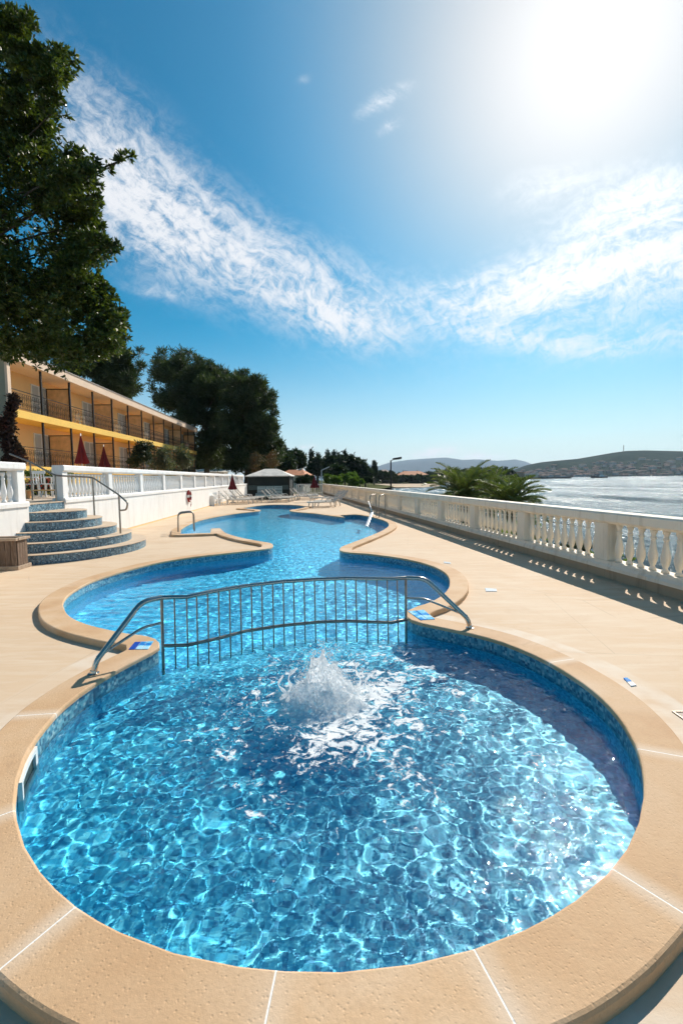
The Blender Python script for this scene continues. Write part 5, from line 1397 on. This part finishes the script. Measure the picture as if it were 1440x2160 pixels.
# long flower trough with yellow flowers
c = at(92, 1005, 18.5); ft = thing('flower_trough', 'yellow trough of flowering plants on the terrace behind the chairs', 'planter', (c.x, c.y, 1.2), R(4))
MB().box((0, 0, .30), (2.6, .4, .6)).build('trough', M_YEL, ft, bevel=.01)
V, Q = blob_crown([(-1.1 + .27 * i, RNG.uniform(-.08, .08), .72 + RNG.uniform(-.04, .10), .20) for i in range(9)], 420, 5, .10, .05, shell=.2)
np_mesh('foliage', V, Q, M_BUSH, ft)
V, Q = blob_crown([(-1.1 + .27 * i, -.05, .78, .24) for i in range(9)], 60, 4, .06, .06, shell=.7); np_mesh('flowers', V, Q, mat('pale_petals', (.75, .62, .25), .7), ft)['kind'] = 'stuff'
V, Q = None, None
c = at(88, 1005, 16.6); rp = thing('flowering_plant', 'low bush with red and orange flowers on the terrace above the steps', 'plant', (c.x, c.y, 1.2))
V, Q = blob_crown([(-.3, 0, .3, .25), (0, 0, .38, .3), (.35, .1, .28, .25)], 220, 5, .12, .06, shell=.2); np_mesh('foliage', V, Q, M_ROUND, rp)
V, Q = blob_crown([(-.2, 0, .45, .25), (.1, -.1, .5, .25)], 40, 5, .07, .06, shell=.7); np_mesh('flowers', V, Q, mat('red_petals', (.55, .06, .03), .7), rp)['kind'] = 'stuff'

# life buoy on the terrace wall
lb = thing('life_buoy', 'red life buoy with a trailing rope hung on the white terrace wall', 'life buoy', (lx(24.3) + .07, 24.3, .86), math.atan(.0729))
def torus(Rm, r, a0, a1, n=20, seg=8):
    return [(0, Rm * math.cos(a0 + (a1 - a0) * i / n), Rm * math.sin(a0 + (a1 - a0) * i / n)) for i in range(n + 1)]
for k_ in range(4):
    a0 = k_ * PI / 2; MB().tube(torus(.27, .06, a0 + .22, a0 + PI / 2 - .22, 10), .06, 8).build('red_section', M_RED, lb, True, angle=60); MB().tube(torus(.27, .06, a0 - .21, a0 + .21, 6), .063, 8).build('white_band', M_WHITEP, lb, True, angle=60)
MB().tube([(.05, .1, -.25), (.06, .14, -.45), (.05, .04, -.55), (.05, .02, -.40)], .012, 5).build('rope', M_RED, lb, True)
MB().bar((-.06, 0, .0), (-.06, 0, .36), .10, .02).build('bracket', M_IRON, lb)

# lamps
def lamp(label, px_, Yd, ztop, head, m, zb):
    c = at(px_, 1005, Yd); t = thing('street_lamp', label, 'street lamp', (c.x, c.y, zb))
    h = ztop - zb; MB().lathe([(.16, 0), (.16, .25), (.075, .30), (.06, h)], seg=12).build('pole', m, t, True, angle=40)
    if head == 'flood':
        MB().bar((0, 0, h - .05), (.28, 0, h + .12), .06).build('bracket', m, t)
        b_ = MB(); b_.bar((.18, 0, h + .10), (.92, 0, h + .22), .34, .16); b_.build('lamp_head', m, t, bevel=.02)
        MB().bar((.45, 0, h + .04), (.90, 0, h + .11), .30, .03).build('lens', mat('lamp_lens', (.62, .62, .58), .2), t)
    else:
        MB().bar((-.02, 0, h - .03), (1.0, 0, h + .42), .16, .11).build('lamp_head', m, t, bevel=.01)
    return t
lamp('black street lamp with a tilted flood head outside the sea wall', 824, 40, 3.20, 'flood', mat('black_lamp_paint', (.015, .015, .016), .5), -3.0)
lamp('pale grey street lamp with an angled head beyond the end of the deck', 678, 58, 2.75, 'bar', mat('galvanised_steel', (.62, .64, .64), .5, .0), -1)
# ---------------------------------------------------------------- sea, shores, hills, town, boats, haze
SEA = -3.0
def m_sea(nt, b):
    co = nt.coord()
    h = nt.noise(nt.map(co, (1, .6, 1), (0, 0, R(20))), .9, 7, .75, .3)
    h2 = nt.noise(nt.map(co, (1, .35, 1), (0, 0, R(-25))), .13, 5, .7)
    h3 = nt.noise(nt.map(co, (1, .25, 1), (0, 0, R(-8))), .02, 6, .75)
    hh = nt.math('ADD', nt.math('ADD', nt.math('MULTIPLY', h, .42), nt.math('MULTIPLY', h2, 3.4)), nt.math('MULTIPLY', h3, 16.0))
    nt.l.new(nt.bump(hh, 1.0, 1.0), b.inputs['Normal'])
    b.inputs['Base Color'].default_value = (.04, .075, .09, 1); nt.l.new(nt.maprange(nt.noise(nt.map(co, (1, .3, 1)), .05, 6, .75), .35, .65, .07, .32), b.inputs['Roughness']); b.inputs['IOR'].default_value = 1.34
M_SEA = mat('sea_surface', fn=m_sea)
mb = MB(); xs = [-2500, -600, 0, 600, 2500, 9000]; ys = [-200, 100, 600, 2600, 12000]
for y_ in ys:
    for x_ in xs: mb.v.append((x_, y_, SEA))
for j in range(len(ys) - 1):
    for i in range(len(xs) - 1): a = j * len(xs) + i; mb.f.append((a, a + 1, a + 1 + len(xs), a + len(xs)))
tag(mb.build('sea', M_SEA), kind='structure')
M_LAND = mat('scrub_ground', (.11, .115, .055), 1.0, spec=0.0, var=.4, vscale=.05, bump=.5, bscale=2)
M_SAND = mat('beach_sand', (.50, .37, .24), .95, var=.2, vscale=.05)
M_BANK = mat('shore_soil', (.13, .10, .065), .95, var=.4, vscale=1, bump=.6, bscale=6)
# bank outside the sea wall (the land carries the palms)
mb = MB(); n = 26; ya, yb = -2, 52
for i in range(n):
    y_ = ya + (yb - ya) * i / (n - 1); x_ = rx(y_) + .28; wd = 1.3 + (7.5 if 16 < y_ < 40 else (y_ - 8) * .9 if 8 < y_ <= 16 else 6 if y_ >= 40 else 0)
    wd = max(1.3, wd + .4 * math.sin(y_))
    mb.v += [(x_, y_, -1.5), (x_ + .9, y_, -1.75), (x_ + wd, y_, SEA - .3)]
for i in range(n - 1):
    for j in range(2): a = i * 3 + j; mb.f.append((a, a + 1, a + 4, a + 3))
tag(mb.build('sea_bank', M_BANK), kind='structure')
def sheet(name, pts, z_, m):
    P = [gnd(px_, py_, z_) for px_, py_ in pts]
    return tag(MB().add([(p.x, p.y, z_) for p in P], [tuple(range(len(P)))]).build(name, m), kind='structure')
# ground beyond the deck and to the left
tag(MB().add([(-300, 52.2, -.9), (-2, 52.2, -.9), (3, 90, -1.4), (24, 210, -2.2), (20, 420, -2.4), (-300, 420, -2.4)], [(0, 1, 2, 3, 4, 5)]).build('garden_ground', M_LAND), kind='structure')
tag(MB().add([(-300, -30, -1.2), (6, -30, -1.2), (5.2, 2, -1.2), (-6.9, 2, -1.2), (-6.9, 52.2, -1.2), (-300, 52.2, -1.2)], [(0, 1, 2, 3, 4, 5)]).build('lower_ground', M_LAND), kind='structure')
mb = MB().add([(24, 205, -2.55), (38, 214, -2.9), (60, 262, -3.05), (74, 330, -3.05), (60, 330, -2.5), (22, 330, -2.5)], [(0, 1, 2, 3, 4, 5)])
tag(mb.build('beach', M_SAND), kind='structure')
# far shore: a long low strip of land
def strip_land(name, prof, Y0, Y1, m, zb=SEA - .5, back=1.0):
    """prof: (px, py_shore_top) along the picture; makes a bank from Y0 to Y1"""
    mb = MB()
    for px_, h in prof:
        a = at(px_, 1005, Y0); b_ = at(px_, 1005, Y1)
        mb.v += [(a.x, Y0, zb), (a.x * 1.01, Y0 * 1.01, SEA + h * .5), (b_.x, Y1, SEA + h)]
    for i in range(len(prof) - 1):
        for j in range(2): q = i * 3 + j; mb.f.append((q, q + 3, q + 4, q + 1))
    return tag(mb.build(name, m), kind='structure')
strip_land('far_shore', [(560, 2), (780, 2), (850, 2), (960, 2.5), (1060, 2.5), (1085, 1.5), (1092, .1)], 372, 700, M_LAND)
strip_land('wooded_headland', [(700, 6), (900, 8), (1000, 8), (1060, 6), (1100, 4), (1140, 1)], 640, 900, M_LAND)

# hills as real ridged terrain
def ridge(name, prof, Yn, Yf, m, amp, seed, nx_=160, ny_=26, zb=SEA - 2, py0=None):
    pxs = [p[0] for p in prof]; V = []
    for j in range(ny_):
        t = j / (ny_ - 1); Yd = Yn + (Yf - Yn) * t
        for i in range(nx_):
            px_ = pxs[0] + (pxs[-1] - pxs[0]) * i / (nx_ - 1)
            top_ = np.interp(px_, pxs, [p[1] for p in prof]); zt = at(px_, top_, Yf).z
            x_ = at(px_, 1005, Yd).x
            s_ = t ** .85; nz = noise.fractal(Vector((x_ * .004 * 2000 / Yf * seed, Yd * .004 * 2000 / Yf, seed * 3.1)), .9, 2.1, 6)
            V.append((x_, Yd, zb + (zt - zb) * s_ + nz * amp * (1 - abs(2 * t - 1)) - (1 - t) * .0))
    # back slope
    for i in range(nx_):
        q = V[(ny_ - 1) * nx_ + i]; V.append((q[0] * 1.15, q[1] * 1.15, zb))
    F = [[j * nx_ + i, j * nx_ + i + 1, (j + 1) * nx_ + i + 1, (j + 1) * nx_ + i] for j in range(ny_) for i in range(nx_ - 1)]
    o = np_mesh(name, V, F, m, smooth=True); tag(o, kind='structure'); return np.array(V), nx_, ny_
def m_hill(nt, b):
    co = nt.coord(); n = nt.noise(co, .012, 8, .7); n2 = nt.noise(co, .05, 5, .7)
    nt.l.new(nt.mix(nt.maprange(n2, .5, .62, 0, .35), nt.ramp(n, [(.35, (.018, .036, .032)), (.55, (.03, .052, .042)), (.72, (.06, .075, .055))]), (.10, .10, .07)), b.inputs['Base Color'])
    b.inputs['Roughness'].default_value = 1.0; b.inputs['Specular IOR Level'].default_value = 0.0
M_HILL = mat('wooded_hill', fn=m_hill)
HP = [(1060, 1001), (1085, 990), (1110, 981), (1140, 975), (1180, 971), (1215, 968), (1250, 962), (1290, 955), (1320, 951), (1360, 950), (1400, 951), (1440, 952), (1520, 958), (1700, 975)]
HV, hnx, hny = ridge('town_hill', HP, 1500, 2300, M_HILL, 10, 1.0)
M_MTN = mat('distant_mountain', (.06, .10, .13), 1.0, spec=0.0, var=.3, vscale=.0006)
ridge('distant_mountains', [(640, 1004), (700, 992), (735, 980), (765, 976), (795, 984), (820, 976), (860, 970), (900, 967), (940, 965), (975, 970), (1010, 969), (1050, 972), (1085, 969), (1105, 973), (1150, 990), (1200, 1003)], 7000, 9500, M_MTN, 60, 1.7, 120, 14)

# buildings -----------------------------------------------------------
M_TILEG = mat('dull_roof_tiles', (.26, .19, .155), 1.0, spec=0.0, var=.3, vscale=.02)
M_TILER = mat('terracotta_tiles', (.60, .22, .09), .8, var=.3, vscale=2, bump=.5, bscale=14)
M_HW = mat('pale_house_wall', (.62, .57, .48), .85, var=.12, vscale=.6)
M_WINF = mat('white_window_frame', (.7, .7, .68), .6)
def house(name, label, px_, Yd, w_, d_, h_, roof_h, zb, rz=0.0, win=3, wm=None, rm=None, floors=1, group=None, hip=True):
    c = at(px_, 1005, Yd); t = thing(name, label, 'house', (c.x, c.y, zb), rz, group)
    MB().box((0, 0, h_ / 2), (w_, d_, h_)).build('wall', wm or M_HW, t)
    e = .5 if w_ < 15 else 1.0; k_ = .25 if hip else .5
    b_ = MB(); X0, Y0_ = w_ / 2 + e, d_ / 2 + e
    b_.add([(-X0, -Y0_, h_), (X0, -Y0_, h_), (X0, Y0_, h_), (-X0, Y0_, h_), (-X0 * (1 - 2 * k_ * .9) if hip else -X0, 0, h_ + roof_h), (X0 * (1 - 2 * k_ * .9) if hip else X0, 0, h_ + roof_h)], [(0, 1, 5, 4), (1, 2, 5), (2, 3, 4, 5), (3, 0, 4), (3, 2, 1, 0)])
    r = b_.build('roof', rm or M_TILER, t)
    MB().box((w_ * .22, d_ * .1, h_ + roof_h * .8), (.6, .6, roof_h)).build('chimney', M_HW, r)
    for fl in range(floors):
        for i in range(win):
            x_ = -w_ / 2 + w_ * (i + .5) / win; zz = h_ * (fl + .5) / floors
            f = MB().box((x_, -d_ / 2 - .02, zz), (w_ / win * .42, .08, h_ / floors * .5)).build('window', M_WINF, t)
            MB().box((x_, -d_ / 2 - .07, zz), (w_ / win * .34, .04, h_ / floors * .42)).build('pane', M_GLASSD, f)
    return t
house('house', 'pale house with a bright orange tiled roof behind the pavilion', 624, 92, 4.6, 4.6, 3.3, 1.1, -.9, R(-14), 3)
house('house', 'wide low house with faded orange tiled roof on the far shore left of the palms', 868, 400, 24, 14, 6.2, 3.4, -2.4, R(6), 5)
house('house', 'low white walled house at the foot of the big pines', 446, 72, 4.5, 4, 2.3, .5, .6, R(5), 2, M_WHITE, M_ROOFP)
house('house', 'small pinkish house behind the shore trees left of the palms', 926, 470, 9, 8, 8, 2.5, -2.4, 0, 2, mat('pink_wall', (.45, .26, .22), .85), M_TILER)
g = 'white houses of the town behind the black lamp'
for i, (px_, w_, h_) in enumerate(((796, 8, 6), (803, 9, 9), (810, 8, 11), (818, 9, 9), (826, 8, 8))):
    house('town_house', 'pale town house behind the trees left of the black lamp', px_, 470 + 12 * (i % 3), w_, 8, h_, 1.8, -2.4, R(4 * i), 2, M_HW, mat('greyish_roof_tiles', (.38, .26, .20), .85) if i == 0 else bpy.data.materials['greyish_roof_tiles'], 2, g)
# town on the hill: individual houses, small in the picture
M_TW = [mat('town_wall_%s' % n_, c_, 1.0, spec=0.0) for n_, c_ in (('white', (.50, .49, .46)), ('cream', (.36, .32, .26)), ('grey', (.26, .26, .26)), ('rose', (.30, .22, .19)))]
hm = []
for m_ in M_TW:
    b_ = MB(); b_.box((0, 0, .5), (1, 1, 1)); me_ = bpy.data.meshes.new('house_body'); me_.from_pydata(b_.v, [], b_.f); me_.materials.append(m_)
    me_.materials.append(M_TILER); n0 = len(b_.v)
    b2 = MB(); b2.v = list(b_.v); b2.f = list(b_.f); b2.add([(-.56, -.56, 1.002), (.56, -.56, 1.002), (.56, .56, 1.002), (-.56, .56, 1.002), (-.3, 0, 1.32), (.3, 0, 1.32)], [(0, 1, 5, 4), (1, 2, 5), (2, 3, 4, 5), (3, 0, 4), (3, 2, 1, 0)])
    me_ = bpy.data.meshes.new('hill_house'); me_.from_pydata(b2.v, [], b2.f); me_.materials.append(m_); me_.materials.append(M_TILEG)
    for p_ in me_.polygons: p_.material_index = 1 if p_.index >= 6 else 0
    me_.update(); hm.append(me_)
from mathutils.bvhtree import BVHTree
r_ = random.Random(9)
grid = HV[:hnx * hny].reshape(hny, hnx, 3)
cnt = 0
while cnt < 250:
    j = min(hny - 3, int(abs(r_.gauss(0, .20)) * hny)); i = int(r_.uniform(8, hnx * .62))
    q = grid[j, i]
    o = bpy.data.objects.new('hill_house', hm[r_.choice([0, 0, 1, 1, 2, 3])]); COL.objects.link(o)
    s_ = r_.uniform(8, 15); o.location = (q[0] + r_.uniform(-8, 8), q[1] + r_.uniform(-10, 10), max(q[2], SEA) - 1.5); o.scale = (s_ * r_.uniform(.9, 1.7), s_, r_.uniform(5, 10)); o.rotation_euler = (0, 0, r_.uniform(-.5, .5))
    tag(o, 'small pale house among many on the hillside across the bay', 'house', 'houses of the town on the hill across the bay'); cnt += 1
# quay, pier building and moored boats
def box_thing(name, label, cat, px_, Yd, zb, parts, rz=0, group=None):
    c = at(px_, 1005, Yd); t = thing(name, label, cat, (c.x, c.y, zb), rz, group)
    for n_, m_, cc, ss in parts: MB().box(cc, ss).build(n_, m_, t)
    return t
M_DARK = mat('dark_quay_stone', (.06, .055, .05), .9, var=.3, vscale=.1); M_WS = mat('white_sheet_roof', (.78, .78, .76), .5)
box_thing('quay', 'long dark stone quay reaching into the bay from the right of the palms', 'quay', 1148, 770, SEA - .5, [('quay_wall', M_DARK, (0, 0, 1.4), (86, 9, 2.8)), ('deck', mat('quay_deck', (.25, .23, .20), .9), (0, 0, 2.86), (86, 9.3, .12))], R(3))
box_thing('boathouse', 'long low shed with a white roof at the root of the quay', 'shed', 1116, 800, SEA + 1.5, [('wall', M_HW, (0, 0, 3), (26, 10, 6)), ('roof', M_WS, (0, 0, 6.5), (28, 12, .9))])
box_thing('harbour_building', 'brown blocky building at the root of the quay just right of the palms', 'building', 1090, 790, SEA + 1, [('wall', mat('brown_stone_wall', (.30, .22, .16), .9), (0, 0, 5), (20, 12, 10)), ('roof', M_TILER, (0, 0, 10.3), (21, 13, .6))])
def boat(label, px_, py_, L, m1, rz=0.0, mast=True):
    p = gnd(px_, py_, SEA); t = thing('fishing_boat', label, 'boat', (p.x, p.y, SEA), rz); b_ = MB(); n = 11; W_ = L * .13
    for i in range(n):
        u = i / (n - 1); x_ = (u - .5) * L; wd = W_ * min(1, (1 - u) * 4.0 + .04) ** .6 * (1 if u > .1 else .8); sh = L * (.07 + .05 * (2 * u - .9) ** 2 + .03 * u)
        b_.v += [(x_, -wd, sh), (x_, -wd * .7, -.3), (x_, wd * .7, -.3), (x_, wd, sh)]
    for i in range(n - 1):
        a = i * 4
        for j in range(3): b_.f.append((a + j, a + 4 + j, a + 5 + j, a + j + 1))
        b_.f.append((a + 3, a + 7, a + 4, a))
    b_.f += [(0, 1, 2, 3), tuple((n - 1) * 4 + k_ for k_ in (3, 2, 1, 0))]
    b_.build('hull', m1, t)
    cb_ = MB().box((-L * .18, 0, L * .13), (L * .24, W_ * 1.2, L * .10)).build('cabin', M_WS, t)
    MB().box((-L * .16, 0, L * .20), (L * .12, W_, L * .05)).build('wheelhouse', M_WS, cb_)
    if mast:
        MB().tube([(L * .05, 0, L * .08), (L * .05, 0, L * .42)], L * .008, 6).build('mast', M_DARK, t); MB().tube([(L * .05, 0, L * .14), (L * .32, 0, L * .30)], L * .006, 6).build('boom', M_DARK, t)
    return t
boat('dark hulled fishing boat with a white wheelhouse lying in the bay', 1262, 1008.3, 27, M_DARK, R(176))
boat('long pale boat moored along the far town quay left of the dark boat', 1232, 1003.8, 30, M_WS, R(3), False) if False else None
boat('blue grey boat moored before the town right of the dark boat', 1330, 1003.3, 34, mat('blue_hull', (.08, .12, .2), .6), R(180), False)
boat('pale boat moored before the town near the right edge', 1425, 1002.4, 40, M_WS, R(178), False)
# transmitter mast on the hill
p = at(1314, 952, 2290); ms = thing('radio_mast', 'thin lattice radio mast on the ridge of the hill', 'mast', (p.x, p.y, p.z - 4))
for a in (0, 2.09, 4.19): MB().tube([(2.6 * math.cos(a), 2.6 * math.sin(a), 0), (.8 * math.cos(a), .8 * math.sin(a), 34)], .5, 5).build('leg', M_DARK, ms)
b_ = MB()
for k_ in range(8):
    z_ = 3 + 4 * k_; r = 2.6 - 1.8 * z_ / 34
    for a in (0, 2.09, 4.19): b_.bar((r * math.cos(a), r * math.sin(a), z_), (r * math.cos(a + 2.09), r * math.sin(a + 2.09), z_ + 2), .35)
b_.build('bracing', M_DARK, ms)

# haze: one closed box of even air round the camera and everything built
HZ = True
if HZ:
    m = bpy.data.materials.new('sea_haze'); m.use_nodes = True; t_ = NT(m.node_tree); t_.n.remove(m.node_tree.nodes['Principled BSDF'])
    pv_ = t_.node('ShaderNodeVolumePrincipled'); pv_.inputs['Density'].default_value = .55e-4; pv_.inputs['Color'].default_value = (.66, .80, .96, 1); pv_.inputs['Anisotropy'].default_value = .3
    t_.l.new(pv_.outputs[0], t_.n['Material Output'].inputs['Volume'])
    hz = MB().box((1600, 5700, 256), (9400, 12900, 530)).build('haze', m); tag(hz, kind='stuff')
